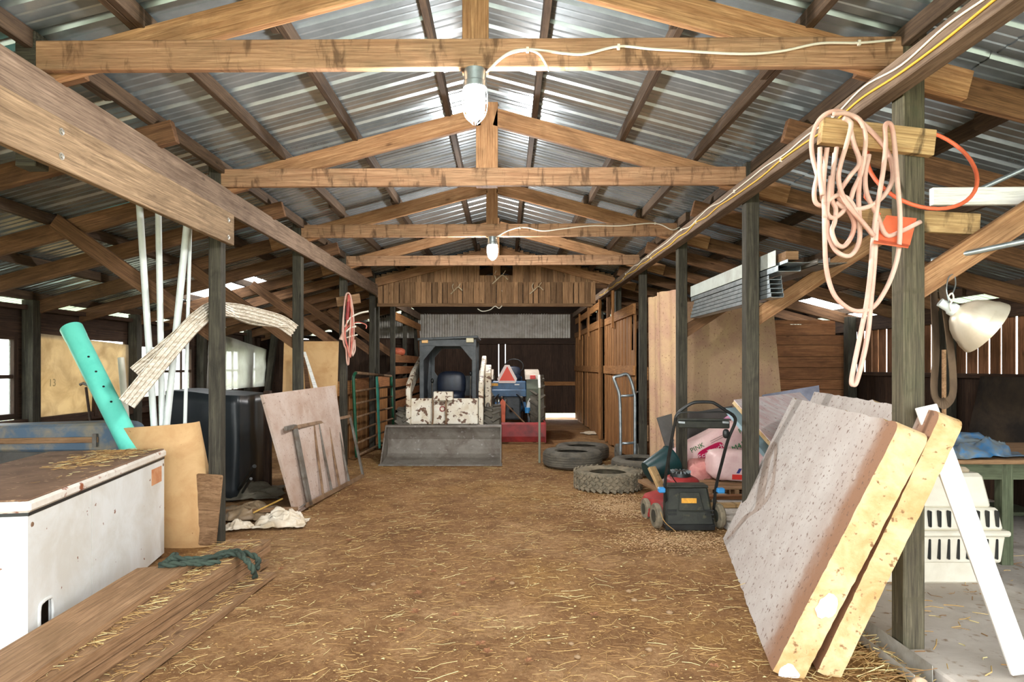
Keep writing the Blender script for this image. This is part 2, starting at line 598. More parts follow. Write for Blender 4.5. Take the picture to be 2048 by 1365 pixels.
def plank(name, a, b, wd, t, mat, parent=None, up=(0, 0, 1), bevel=0.003, **k):
    """board from a to b (centre line); wd = size across, t = size along 'up'"""
    M = frame(a, b, up)
    L = (V(b) - V(a)).length
    return obj(name, g_box((-L / 2, -wd / 2, -t / 2), (L / 2, wd / 2, t / 2)), mat, parent, bevel=bevel, M=M, **k)

def vboard(name, x, y0, y1, z0, z1, mat, parent, axis='x', d=0.02, jit=0.004):
    """upright board; the long axis becomes local X so that the grain runs up"""
    j = random.uniform(-jit, jit)
    if axis == 'x':      # lies in a plane x = const, spans y0..y1
        return plank(name, (x + j, (y0 + y1) / 2, z0), (x + j, (y0 + y1) / 2, z1), abs(y1 - y0), d, mat, parent, up=(1, 0, 0), bevel=0)
    return plank(name, ((y0 + y1) / 2, x + j, z0), ((y0 + y1) / 2, x + j, z1), abs(y1 - y0), d, mat, parent, up=(0, 1, 0), bevel=0)

def textmesh(name, s, size, mat, M, parent=None, label=None):
    cu = bpy.data.curves.new(name, 'FONT')
    cu.body = s
    cu.size = size
    cu.extrude = 0.0008
    cu.align_x = 'CENTER'
    cu.align_y = 'CENTER'
    tmp = bpy.data.objects.new('tmp', cu)
    C.objects.link(tmp)
    bpy.context.view_layer.update()
    me = bpy.data.meshes.new_from_object(tmp)
    bpy.data.objects.remove(tmp)
    me.name = name
    me.materials.clear()
    me.materials.append(mat)
    o = bpy.data.objects.new(name, me)
    link(o, M, parent)
    return tag(o, label)

# ------------------------------------------------------------------ main dimensions of the barn
S = 1.89
TD = [2.9 + S * i for i in range(7)]          # depths of the trusses
XL, XR, XC = -2.18, 1.85, -0.14               # inner faces of the two post rows, ridge
WL, WR = -5.16, 4.84                          # side walls
YB = 16.25                                    # back wall
Y0 = -0.75                                    # open front
SL = 0.265

def rz(x):                                     # top of the rafters
    return 3.39 - SL * abs(x - XC)

def roofz(x):
    return rz(x) + 0.095

# ------------------------------------------------------------------ floor
gx, gy = 90, 130
vs, fs = [], []
for j in range(gy + 1):
    for i in range(gx + 1):
        x = -5.3 + 10.3 * i / gx
        y = -1.5 + 18.3 * j / gy
        z = 0.012 * mn.noise(V((x * 1.3, y * 1.3, 0))) + 0.006 * mn.noise(V((x * 4, y * 4, 3))) - 0.008
        vs.append(V((x, y, z)))
for j in range(gy):
    for i in range(gx):
        k = j * (gx + 1) + i
        fs.append((k, k + 1, k + gx + 2, k + gx + 1))
obj('floor', (vs, fs), M_DIRT, smooth='all', kind='structure', label='packed brown dirt floor strewn with straw')
M_GRASS = plain('outside_gravel', (196, 192, 170), (150, 166, 110), 0.4, 0.95)
obj('ground', g_box((-60, -60, -0.4), (60, 70, -0.06)), M_GRASS, kind='structure', label='pale gravel and grass ground outside the barn')
obj('concrete_floor', g_box((1.87, -1.2, -0.02), (4.8, 8.7, 0.055)), M_CONC, bevel=0.01, kind='structure', label='dusty concrete slab floor of the right aisle')

# ------------------------------------------------------------------ roof
ceil = thing('ceiling', (XC, 0, 3.4), 'bare ribbed metal roof on dark wooden purlins', kind='structure')
prof = []
cov = 0.915
def rib_profile():
    p = []
    q = cov / 4
    for k in range(4):
        b = k * q
        p += [(b, 0), (b + 0.01, 0.0), (b + 0.024, 0.027), (b + 0.044, 0.027), (b + 0.058, 0.0),
              (b + 0.102, 0), (b + 0.108, 0.005), (b + 0.118, 0.005), (b + 0.124, 0),
              (b + 0.168, 0), (b + 0.174, 0.005), (b + 0.184, 0.005), (b + 0.19, 0)]
    p.append((cov, 0))
    return p
RP = rib_profile()
def sheet_mesh(x0, x1):
    """metal sheet from ridge-side x0 to eave-side x1, local y = 0..cov"""
    xm = (x0 + x1) / 2
    vs, fs = [], []
    for x in (x0, x1):
        for y, z in RP:
            vs.append(V((x - xm, y - cov / 2, roofz(x) - roofz(xm) + z)))
    n = len(RP)
    for i in range(n - 1):
        fs.append((i, i + 1, n + i + 1, n + i))
    me = bpy.data.meshes.new('roof_panel')
    me.from_pydata([tuple(v) for v in vs], [], fs)
    me.materials.append(M_ROOF)
    return me, xm
runs = {'L1': (XC, -2.75), 'L2': (-2.6, -5.55), 'L2a': (-2.6, -3.45), 'L2b': (-4.55, -5.55), 'R1': (XC, 2.45), 'R2': (2.3, 5.2), 'R2a': (2.3, 4.25)}
meshes = {k: sheet_mesh(*v) for k, v in runs.items()}
ns = int((YB + 0.3 - Y0) / cov) + 1
for i in range(ns):
    yc = Y0 + (i + 0.5) * cov
    use = ['L1', 'R1']
    use += ['L2a', 'L2b'] if 8.1 < yc < 9.0 else ['L2']
    use += ['R2a'] if 8.1 < yc < 9.0 else ['R2']
    for k in use:
        me, xm = meshes[k]
        o = bpy.data.objects.new('roof_panel', me)
        link(o, Matrix.Translation(V((xm, yc, roofz(xm) - (0.006 if k[1] == '2' else 0)))), ceil)
# ridge cap
obj('ridge_cap', g_prism([(XC - 0.25, Y0, roofz(XC - 0.25) + 0.03), (XC, Y0, roofz(XC) + 0.035), (XC + 0.25, Y0, roofz(XC + 0.25) + 0.03), (XC, Y0, roofz(XC) + 0.045)], (0, YB - Y0 + 0.3, 0)), M_ROOF, ceil)
# purlins
for off in (-4.95, -4.2, -3.45, -2.75, -2.05, -1.6, -1.04, -0.32, 0.35, 1.03, 1.6, 2.02, 2.75, 3.45, 4.2, 4.9):
    x = XC + off
    y = Y0
    flip = 0
    while y < YB:
        y2 = min(y + random.uniform(3.5, 4.1), YB + 0.1)
        z = rz(x) + 0.046
        dx = 0.021 * (1 if flip else -1)
        plank('purlin', (x + dx, y - 0.2, z), (x + dx, y2 + 0.15, z), 0.04, 0.088, W_PURL, ceil, up=(0, 0, 1))
        y = y2
        flip ^= 1

# ------------------------------------------------------------------ trusses
ordn = ['nearest', 'second', 'third', 'fourth', 'fifth', 'sixth', 'seventh']
extra = ['with the big lit bulb hanging under its tie beam', 'just behind the first lit bulb', 'with the small distant lit bulb', 'in front of the boarded loft', 'hidden in the loft front', 'above the loft floor', 'near the back wall']
for i, y in enumerate(TD):
    t = thing('roof_truss', (XC, y, 2.75), '%s tan roof truss, %s' % (ordn[i], extra[i]), 'truss', 'roof trusses')
    if i < 4:
        obj('tie_beam', g_box((-(XR - XL) / 2, -0.02, -0.0685), ((XR - XL) / 2, 0.02, 0.0685)), W_TIE, t, bevel=0.004,
            M=frame((XL, y + 0.02, 2.815), (XR, y + 0.02, 2.835)))
    plank('king_post', (XC - 0.0, y + 0.07, 2.76 if i < 4 else 2.9), (XC, y + 0.07, 3.42), 0.17 if i == 1 else 0.125, 0.04, W_WARM, t, up=(0, 1, 0))
    for s, xe, mt in ((-1, WL, W_WARM), (1, WR, W_WARM)):
        xm = XL - 0.35 if s < 0 else XR + 0.35
        a = V((XC + s * 0.06, y + 0.07, rz(XC + s * 0.06) - 0.07))
        m = V((xm, y + 0.07, rz(xm) - 0.07))
        plank('rafter', a, m, 0.04, 0.138, W_WARM, t)
        a2 = V((xm - s * 0.5, y + 0.112, rz(xm - s * 0.5) - 0.07))
        e = V((xe + s * 0.25, y + 0.112, rz(xe + s * 0.25) - 0.07))
        plank('rafter', a2, e, 0.04, 0.138, W_RAFT, t)
    # knee braces out into the aisles
    if i < 6:
        if i > 0:
            plank('knee_brace', (XL - 0.06, y + 0.068, 1.6), (-3.5, y + 0.068, 2.5), 0.04, 0.12, W_RAFT, t)
        plank('knee_brace', (XR + 0.07, y + 0.055, 1.73), (3.1, y + 0.055, 2.5), 0.04, 0.12, W_WARM if i < 2 else W_RAFT, t)
# aisle rafters between the trusses, their ends poke out over the girders
for i in range(7):
    y = TD[i] - S / 2
    for s, xi, xe in ((-1, -2.03, WL), (1, 1.72, WR)):
        plank('jack_rafter', (xi, y, rz(xi) - 0.075), (xe + s * 0.25, y, rz(xe + s * 0.25) - 0.075), 0.05, 0.138, W_RAFT, ceil)

# ------------------------------------------------------------------ girders
girders = [
    ('girder', (-2.145, 0.2, 2.64), (-2.145, 10.45, 2.64), 0.042, 0.184, W_GIRD, 'weathered grey-brown girder along the left posts'),
    ('header_beam', (-2.1, 0.2, 2.415), (-2.1, 4.80, 2.415), 0.042, 0.236, W_HEAD, 'deep bolted header plank below the left girder'),
    ('girder', (1.79, 0.2, 2.683), (1.79, 16.1, 2.683), 0.1, 0.115, W_GIRD, 'weathered grey-brown girder along the right posts with cables clipped on'),
]
for n, a, b, wd, t, m, lab in girders:
    if n == 'header_beam':
        th = thing(n, (-2.1, 0.2, 2.29), lab, 'beam')
        plank('plank', a, b, wd, t, m, th, bevel=0.004)
        for by in (3.45, 3.45, 4.72, 4.72):
            pass
        for by, bz in ((2.93, 2.47), (2.93, 2.355), (4.7, 2.47), (4.7, 2.34)):
            obj('bolt', g_lathe([(0, -0.008), (0.011, -0.006), (0.011, 0), (0.018, 0.0), (0.018, 0.003), (0, 0.003)], 8, rotm(ry=-PI / 2, loc=(-2.077, by, bz))), M_BOLT, th)
    else:
        plank(n, a, b, wd, t, m, label=lab, cat='beam', bevel=0.005)
    th = None
plank('girder', (-2.2, 10.5, 2.64), (-2.2, 16.1, 2.64), 0.05, 0.17, W_GIRD, label='grey-brown girder under the loft on the left side', cat='beam')

# ------------------------------------------------------------------ posts
pl = {1: 'second row, beside the white pipes', 2: 'right behind the leaning grey panel', 3: 'hung with red cords', 4: 'at the left end of the loft front', 5: 'at the corner of the slatted stall'}
obj('post_stub', g_box((XL - 0.095, TD[0], 2.3), (XL, TD[0] + 0.09, 2.93)), W_POST, bevel=0.004, label='dark post stub above the left girder at the nearest tie beam', cat='post')
for i in range(1, 6):
    y = TD[i]
    plank('post', (XL - 0.047, y + 0.045, -0.02), (XL - 0.047, y + 0.045, 2.93), 0.094, 0.09, W_POST, up=(0, 1, 0), bevel=0.004, label='dark square wooden post of the left row, ' + pl[i], cat='post', group='left post row')
plank('post', (-2.36, 11.5, -0.02), (-2.36, 11.5, 2.7), 0.09, 0.09, W_POST, up=(0, 1, 0), bevel=0.004, label='dark square wooden post of the left row, behind the green gate', cat='post', group='left post row')
pr = {0: 'green-stained wooden post with the pink hose, nearest on the right', 1: 'dark wooden post in front of the metal stud bundle', 2: 'dark wooden post behind the lawn mower handle', 3: 'dark wooden post beside the galvanised hand truck', 4: 'dark wooden post behind the boarded stall partition', 5: 'dark wooden post deep in the boarded stall partition'}
for i in range(6):
    y = TD[i]
    zb = 0.04 if i < 3 else -0.02
    plank('post', (XR + 0.05, y + 0.047, zb), (XR + 0.05, y + 0.047, 2.94), 0.1, 0.094, W_POSTG if i == 0 else W_POST, up=(0, 1, 0), bevel=0.005, label=pr[i], cat='post', group='right post row')

# ------------------------------------------------------------------ left wall
wl = thing('wall_left', (WL, 8, 0), 'dark board wall of the left aisle with windows', kind='structure')
def wall_y(x, y0, y1, z0, z1, bw, mat, parent, gap=0.006, name='board', d=0.022):
    y = y0
    while y < y1 - 0.01:
        y2 = min(y + bw, y1)
        vboard(name, x, y, y2 - gap, z0, z1, mat, parent, 'x', d)
        y = y2
def wall_h(x, y0, y1, z0, z1, bh, mat, parent, gap=0.006, name='board'):
    z = z0
    while z < z1 - 0.01:
        z2 = min(z + bh, z1)
        plank(name, (x, y0, (z + z2) / 2), (x, y1, (z + z2) / 2), z2 - z - gap, 0.022, mat, parent, up=(1, 0, 0), bevel=0)
        z = z2
# lower boards, upper boards
wall_h(WL - 0.03, -0.3, YB, 0.0, 0.72, 0.18, W_DARK, wl, -0.004)
wall_h(WL - 0.03, -0.3, YB, 1.70, 1.99, 0.145, W_DARK, wl, -0.004)
wall_h(WL - 0.03, 13.4, YB, 0.72, 1.70, 0.196, W_DARK, wl, -0.004)
wall_h(WL - 0.03, -0.3, 3.2, 0.72, 1.70, 0.196, W_DARK, wl, -0.004)
for y in [0.9, 2.9, 4.79] + TD[2:]:
    plank('wall_post', (WL + 0.06, y + 0.05, 0), (WL + 0.06, y + 0.05, 2.08), 0.12, 0.12, W_POST, wl, up=(0, 1, 0))
plank('wall_post', (WL + 0.06, 13.2, 0), (WL + 0.3, 13.2, 2.08), 0.12, 0.12, W_POST, wl, up=(0, 1, 0))
plank('sill', (WL + 0.02, 3.0, 0.76), (WL + 0.02, 13.4, 0.76), 0.1, 0.09, W_DARK, wl)
plank('top_plate', (WL + 0.02, -0.3, 2.0), (WL + 0.02, YB, 2.0), 0.09, 0.05, W_DARK, wl)
# windows
def window(n, y0, y1, z0, z1, nv, nh, label):
    t = thing('window_%d' % n, (WL, (y0 + y1) / 2, z0), label, kind='structure')
    x = WL - 0.03
    plank('window_frame', (x, y0, z0 - 0.02), (x, y1, z0 - 0.02), 0.06, 0.06, W_DARK, t)
    plank('window_frame', (x, y0, z1 + 0.02), (x, y1, z1 + 0.02), 0.06, 0.06, W_DARK, t)
    plank('window_frame', (x, y0 - 0.02, z0 - 0.05), (x, y0 - 0.02, z1 + 0.05), 0.06, 0.06, W_DARK, t)
    plank('window_frame', (x, y1 + 0.02, z0 - 0.05), (x, y1 + 0.02, z1 + 0.05), 0.06, 0.06, W_DARK, t)
    for k in range(1, nv):
        y = y0 + (y1 - y0) * k / nv
        plank('muntin', (x, y, z0), (x, y, z1), 0.03, 0.03, W_DARK, t)
    for k in range(1, nh):
        z = z0 + (z1 - z0) * k / nh
        plank('muntin', (x, y0, z), (x, y1, z), 0.035, 0.04, W_DARK, t)
    for a in range(nv):
        for b in range(nh):
            dy, dz = (y1 - y0) / nv, (z1 - z0) / nh
            obj('pane', g_box((x - 0.014, y0 + a * dy + 0.01, z0 + b * dz + 0.01), (x - 0.011, y0 + (a + 1) * dy - 0.01, z0 + (b + 1) * dz - 0.01)), M_PANE, t)
window(1, 5.1, 6.58, 0.86, 1.66, 1, 2, 'bright two-pane window at the far left edge')
window(2, 8.85, 10.3, 0.92, 1.66, 5, 2, 'bright many-paned window behind the white pipes')
window(3, 11.0, 12.2, 0.92, 1.66, 4, 2, 'window showing faintly behind clear plastic sheeting')
window(4, 12.45, 13.05, 0.95, 1.66, 3, 2, 'narrow paned window beside the dark aisle')
wall_h(WL - 0.03, 3.2, 5.05, 0.72, 1.70, 0.196, W_DARK, wl, -0.004)
for a, b in ((6.62, 6.9), (8.5, 8.82), (10.33, 10.97), (12.23, 12.42), (13.08, 13.4)):
    wall_h(WL - 0.03, a, b, 0.72, 1.70, 0.196, W_DARK, wl, -0.004)
wall_h(WL - 0.03, 8.5, 13.4, 0.72, 0.90, 0.196, W_DARK, wl, -0.004)
# translucent wrap between two wall posts
wr = thing('house_wrap', (WL, 7.7, 0.7), 'tan backlit house-wrap sheet nailed across the left wall opening', 'sheeting')
def wrapfn(u, v):
    return 0.03 * mn.noise(V((u * 5, v * 2, 1))) + 0.03 * math.sin((u * 2 + v * 2.2) * 5) * max(0, 0.8 - abs(u - 0.3))
obj('sheet', g_quad([(WL + 0.0, 6.80, 0.74), (WL + 0.0, 8.62, 0.80), (WL + 0.0, 8.62, 1.66), (WL, 6.80, 1.74)], 0.003, 26, 16, wrapfn), M_WRAP, wr, smooth='all')
plank('stud', (WL + 0.06, 7.78, 0.75), (WL + 0.06, 7.82, 1.36), 0.08, 0.05, W_DARK, wl, up=(1, 0, 0))
M3 = Matrix(((0, 0, 1, WL + 0.055), (1, 0, 0, 7.05), (0, 1, 0, 1.18), (0, 0, 0, 1)))
M_FAINT = plain('faint_print', (176, 160, 122), None, 4, 0.6)
textmesh('printed_mark', '13', 0.12, M_FAINT, M3, wr)
vq = thing('plastic_sheeting', (WL, 11.6, 0.8), 'cloudy clear plastic sheeting hung over the left wall windows', 'sheeting')
obj('sheet', g_quad([(WL + 0.12, 10.55, 0.95), (WL + 0.12, 13.1, 0.95), (WL + 0.16, 13.1, 1.72), (WL + 0.16, 10.55, 1.98)], 0.002, 20, 8, lambda u, v: 0.03 * mn.noise(V((u * 6, v * 3, 5)))), M_VISQ, vq, smooth='all')

# ------------------------------------------------------------------ right wall
wrr = thing('wall_right', (WR, 8, 0), 'right aisle wall of gappy upright boards with daylight between', kind='structure')
y = -0.2
while y < 8.9:
    bw = random.uniform(0.125, 0.16)
    vboard('board', WR + 0.03, y, y + bw, 1.28, 1.96, W_SIDE, wrr, 'x', 0.01)
    y += bw + random.choice((0.016, 0.022, 0.026, 0.032))
wall_y(WR + 0.03, 8.9, YB, 0.0, 2.05, 0.16, W_DARK, wrr, -0.004)
wall_y(WR + 0.03, -0.2, 8.9, 0.0, 1.285, 0.2, W_DARK, wrr, -0.004)
plank('top_plate', (WR - 0.0, -0.2, 1.94), (WR - 0.0, YB, 1.94), 0.06, 0.19, W_DARK, wrr)
plank('girt', (WR - 0.0, -0.2, 1.27), (WR - 0.0, 8.8, 1.27), 0.06, 0.05, W_DARK, wrr)
for y in TD[:4]:
    plank('wall_post', (WR - 0.08, y + 0.05, 0), (WR - 0.08, y + 0.05, 2.05), 0.12, 0.12, W_POST, wrr, up=(0, 1, 0))
# cross wall of level planks
cw = thing('wall_cross', (3.4, 8.78, 0), 'partition wall of level tan planks across the right aisle', kind='structure')
z = 0.0
k = 0
while z < 1.98:
    h = random.uniform(0.135, 0.165)
    zz = min(z + h, 2.02)
    x1 = WR if zz < 1.9 else WR - 0.2
    plank('plank', (1.96, 8.79 + random.uniform(-.006, .006), (z + zz) / 2), (x1, 8.79 + random.uniform(-.006, .006), (z + zz) / 2), zz - z - 0.005, 0.022, W_CROSS, cw, up=(0, 1, 0), bevel=0)
    z = zz
    k += 1

# ------------------------------------------------------------------ back wall
wb = thing('wall_back', (0, YB, 0), 'back wall with a corrugated metal strip over dark boards', kind='structure')
def corr_panel(x0, x1, z0, z1, y, mat, parent, per=0.066, amp=0.011, name='metal_panel'):
    vs, fs = [], []
    n = int((x1 - x0) / per * 6)
    for z in (z0, z1):
        for i in range(n + 1):
            x = x0 + (x1 - x0) * i / n
            vs.append(V((x, y + amp * math.sin(2 * PI * (x - x0) / per), z)))
    for i in range(n):
        fs.append((i, i + 1, n + 2 + i, n + 1 + i))
    return obj(name, (vs, fs), mat, parent, smooth='all')
for k in range(8):
    corr_panel(-3.45 + k * 0.66, -3.45 + k * 0.66 + 0.67, 2.07, 2.74, YB + (0.002 if k % 2 else 0), M_CORR, wb)
plank('beam', (-3.5, YB - 0.06, 2.02), (1.9, YB - 0.06, 2.02), 0.06, 0.16, W_DARK, wb)
x = -5.16
while x < WR:
    bw = random.uniform(0.13, 0.17)
    gap = -0.004
    if abs(x + 0.36) < 0.08 or abs(x + 0.1) < 0.08:
        gap = 0.014
    z0 = 0.15 if 0.95 < x < 1.85 else -0.02
    z1 = 1.98 if -3.5 < x < 1.85 else 2.05
    vboard('board', YB, x, x + bw, z0, z1, W_DARK, wb, 'y', 0.022)
    x += bw + gap
plank('batten', (0.9, YB - 0.03, 0.92), (1.85, YB - 0.03, 0.92), 0.03, 0.1, W_STALL, wb)
plank('batten', (-2.2, YB - 0.035, 0.92), (0.9, YB - 0.035, 0.92), 0.03, 0.1, W_DARK, wb)
# gable above
x = -5.1
while x < WR - 0.05:
    vboard('gable_board', YB, x, x + 0.203, 2.72 if -3.5 < x < 1.6 else 2.0, min(roofz(x), roofz(x + 0.195)) - 0.01, W_DARK, wb, 'y', 0.02)
    x += 0.2

# ------------------------------------------------------------------ hay loft
LY = 10.66
lf = thing('hay_loft', (XC, LY, 2.35), 'boarded loft front of short upright planks hanging over the driveway', 'loft')
x = -2.3
k = 0
while x < 1.9:
    bw = random.uniform(0.085, 0.11)
    cx = x + bw / 2
    top = min(roofz(x), roofz(x + bw)) - 0.02
    if -0.47 < cx < 0.17:
        vboard('board', LY, x, x + bw - 0.004, 2.79, 2.92, W_LOFT, lf, 'y', 0.02)
        if top > 3.24:
            vboard('board', LY, x, x + bw - 0.004, 3.2, top, W_LOFT, lf, 'y', 0.02)
    else:
        vboard('board', LY, x, x + bw - 0.004, 2.79, top, W_LOFT, lf, 'y', 0.02)
    x += bw
x = -2.16
while x < 1.49:
    bw = random.uniform(0.082, 0.105)
    g = random.choice((0.004, 0.006, 0.008, 0.016))
    vboard('board', LY - 0.035, x, x + bw - g, 2.43 + random.uniform(-.006, .006), 2.80, W_LOFT, lf, 'y', 0.02)
    x += bw
plank('trim_board', (-2.17, LY - 0.04, 2.41), (1.49, LY - 0.04, 2.41), 0.05, 0.055, W_LOFT, lf)
for zz in (2.49, 2.6, 2.71):
    plank('light_stop_board', (-2.16, LY + 0.0, zz), (1.49, LY + 0.0, zz), 0.02, 0.108, W_DARK, lf, bevel=0)  # added unseen boards, stop lamp light leaking through the loft gaps
plank('ledger', (-2.25, LY + 0.02, 2.76), (1.9, LY + 0.02, 2.76), 0.05, 0.12, W_RAFT, lf)
for k in range(28):
    y = LY + 0.1 + k * 0.2
    if y > YB - 0.1:
        break
    plank('floor_board', (-2.2, y, 2.765), (1.88, y, 2.765), 0.19, 0.03, W_DARK, lf, bevel=0)
# antlers on the loft front
def antler(px, py, flip, lab, sc=1.0):
    b = at(px, py, LY - 0.06)
    def q(dx, dz, dy=-0.05):
        return b + V((dx * flip * sc, dy, dz * sc))
    g = join(g_tube(smooth_pts([q(0, 0, 0), q(0.06, 0.05), q(0.13, 0.1, -0.1), q(0.2, 0.04, -0.14)]), 0.011, 6),
             g_tube(smooth_pts([q(0.05, 0.04), q(0.03, 0.11, -0.08), q(0.05, 0.16, -0.1)]), 0.008, 6),
             g_tube(smooth_pts([q(0.13, 0.1, -0.1), q(0.17, 0.16, -0.12)]), 0.007, 6))
    obj('antler', g, M_ANTL, smooth=True, label=lab, cat='antler', group='antlers on the loft boards')
antler(902, 588, 1, 'forked antler on the loft boards, left of the three')
antler(985, 568, 1, 'wide antler on the middle of the loft boards', 1.3)
antler(1060, 588, 1, 'single curved antler on the loft boards, right of the three', 1.1)

# ------------------------------------------------------------------ right stall partition
sp = thing('stall_partition', (1.86, 12, 0), 'tall stall partition of upright tan boards along the right of the driveway', 'partition')
SX = 1.836
y = 8.76
while y < YB - 0.1:
    bw = random.uniform(0.10, 0.15)
    if 11.35 < y < 11.7:
        y = 11.75
    gap = random.choice((0.004, 0.008, 0.014, 0.02))
    z1 = 2.16
    z0 = random.uniform(0.0, 0.04)
    if abs(y - 8.95) < 0.08:
        vboard('board', SX, y, y + bw - gap, 0.02, 1.6, W_STALL, sp, 'x', 0.022)
    elif 14.4 < y < 14.6:
        pass
    else:
        vboard('board', SX, y, y + bw - gap, z0, z1, W_STALL, sp, 'x', 0.022, 0.012)
    y += bw
def rail(y0, y1, z0, z1, m=W_STALL, x=SX - 0.03):
    plank('rail', (x, y0, (z0 + z1) / 2), (x, y1, (z0 + z1) / 2), 0.04, z1 - z0, m, sp)
rail(8.72, 10.4, 2.10, 2.25)
rail(10.3, 11.3, 2.1, 2.22, x=SX - 0.02)
rail(11.6, 13.4, 2.1, 2.25)
rail(13.3, YB - 0.1, 2.1, 2.22, x=SX - 0.02)
rail(8.74, 11.35, 1.24, 1.38)
rail(11.7, YB - 0.1, 1.25, 1.38)
rail(8.7, 11.4, 0.12, 0.26, x=SX + 0.03)
rail(11.8, 13.2, 2.46, 2.6)
rail(13.2, 16, 2.44, 2.58, x=SX - 0.02)
for y in (10.32, 11.72, 13.3, 14.9):
    plank('stile', (SX - 0.06, y, 0.0 if y in (11.72,) else 2.0), (SX - 0.06, y, 2.62), 0.09, 0.04, W_STALL, sp, up=(1, 0, 0))
for y in (11.4, 12.6, 14.2, 15.6):
    plank('stile', (SX + 0.05, y, 0.0), (SX + 0.05, y, 2.66), 0.09, 0.06, W_RAFT, sp, up=(1, 0, 0))
# far side boards of the stall
for k in range(6):
    plank('rail', (2.15, 8.82, 0.3 + k * 0.3), (2.15, 16, 0.3 + k * 0.3), 0.03, 0.22, W_DARK, sp, bevel=0)
plank('post_block', (1.855, 8.59, 1.27), (1.97, 8.59, 1.27), 0.03, 0.18, W_STALL, sp)
plank('post_block', (1.855, 8.59, 0.45), (1.97, 8.59, 0.45), 0.03, 0.22, W_PLANK, sp)

# ------------------------------------------------------------------ left stalls
ls = thing('stall_wall', (-2.3, 10.5, 0), 'low stall wall of upright boards behind the green gate', 'partition')
LX = -2.33
wall_y(LX, 8.7, 12.35, 0.0, 1.02, 0.125, W_STALL, ls, 0.006)
plank('rail', (LX + 0.04, 8.55, 1.06), (LX + 0.04, 9.6, 1.06), 0.04, 0.2, W_STALL, ls)
plank('rail', (LX + 0.03, 9.6, 1.08), (LX + 0.03, 12.35, 1.08), 0.04, 0.2, W_CROSS, ls)
plank('rail', (LX + 0.04, 8.55, 0.62), (LX + 0.04, 9.3, 0.62), 0.04, 0.18, W_PLANK, ls)
ss = thing('slat_fence', (-2.2, 14.3, 0), 'stall side of spaced level slats at the far left of the driveway', 'fence')
for z, m in ((2.37, W_STALL), (1.53, W_CROSS), (1.29, W_CROSS), (1.03, W_CROSS), (0.8, W_CROSS), (0.58, W_CROSS), (0.33, W_STALL), (0.1, W_CROSS)):
    plank('slat', (-2.19, 12.45, z), (-2.19, YB - 0.1, z), 0.03, 0.165, m, ss)
for y in (14.1, 15.9):
    plank('fence_post', (-2.26, y, 0), (-2.26, y, 2.6), 0.09, 0.09, W_POST, ss, up=(0, 1, 0))
plank('prop', (-2.1, 15.6, 1.6), (-2.1, 15.1, 2.25), 0.06, 0.04, W_RAFT, ss)
sk = obj('feed_sack', g_ball(at(797, 704, 13.2), 0.16, 12, 8, 0.8, 0.9, 1.3, 0.55, fn=lambda q: q * 0.12 * mn.noise(q * 9)), plain('orange_sack', (196, 104, 74), (170, 84, 58), 8, 0.6), smooth='all', label='crumpled orange sack hung on the slat fence', cat='sack')
# dark partition across the left aisle
dp = thing('aisle_partition', (-3.8, 13.6, 0), 'dark board partition across the far left aisle', 'partition')
x = WL + 0.05
while x < -2.45:
    vboard('board', 13.6, x, x + 0.19, 0.0, 1.95, W_DARK, dp, 'y', 0.02)
    x += 0.195

# ------------------------------------------------------------------ lamps and cables
def jar_lamp(x, y, z, lab):
    t = thing('jar_lamp', (x, y, z - 0.25), lab, 'lamp', 'caged jar lamps')
    M = rotm(loc=(x, y, z))
    obj('base', g_lathe([(0, 0), (0.052, 0), (0.052, -0.055), (0.056, -0.06), (0.056, -0.085), (0.05, -0.09), (0, -0.09)], 20, M), M_GALV, t, smooth=True)
    obj('bulb', g_lathe([(0.0, -0.088), (0.045, -0.09), (0.048, -0.13), (0.046, -0.18), (0.036, -0.215), (0.015, -0.232), (0.0, -0.235)], 20, M), M_BULB, t, smooth='all')
    cg = []
    for k in range(8):
        a = 2 * PI * k / 8
        c, s = math.cos(a), math.sin(a)
        cg.append(g_tube(smooth_pts([(x + c * 0.056, y + s * 0.056, z - 0.085), (x + c * 0.058, y + s * 0.058, z - 0.16), (x + c * 0.046, y + s * 0.046, z - 0.215), (x + c * 0.012, y + s * 0.012, z - 0.25)], 4), 0.0022, 5))
    for zz, r in ((-0.14, 0.058), (-0.2, 0.051)):
        cg.append(g_tube([(x + r * math.cos(2 * PI * k / 20), y + r * math.sin(2 * PI * k / 20), z + zz) for k in range(20)], 0.0022, 5, True))
    obj('cage', join(*cg), M_GALV, t, smooth=True)
LX1 = at(950, 134, TD[0] + 0.02)
jar_lamp(LX1.x, TD[0] + 0.02, 2.752, 'big bright caged jar lamp under the nearest tie beam')
LX2 = at(985, 475, TD[2] + 0.02)
jar_lamp(LX2.x, TD[2] + 0.02, 2.756, 'small bright caged jar lamp under the third tie beam')

jar_lamp(-0.1, 11.62, 2.748, 'added unseen jar lamp under the loft floor, brightening the back of the barn')  # added lamp, out of view, lifts the dark rear of the barn

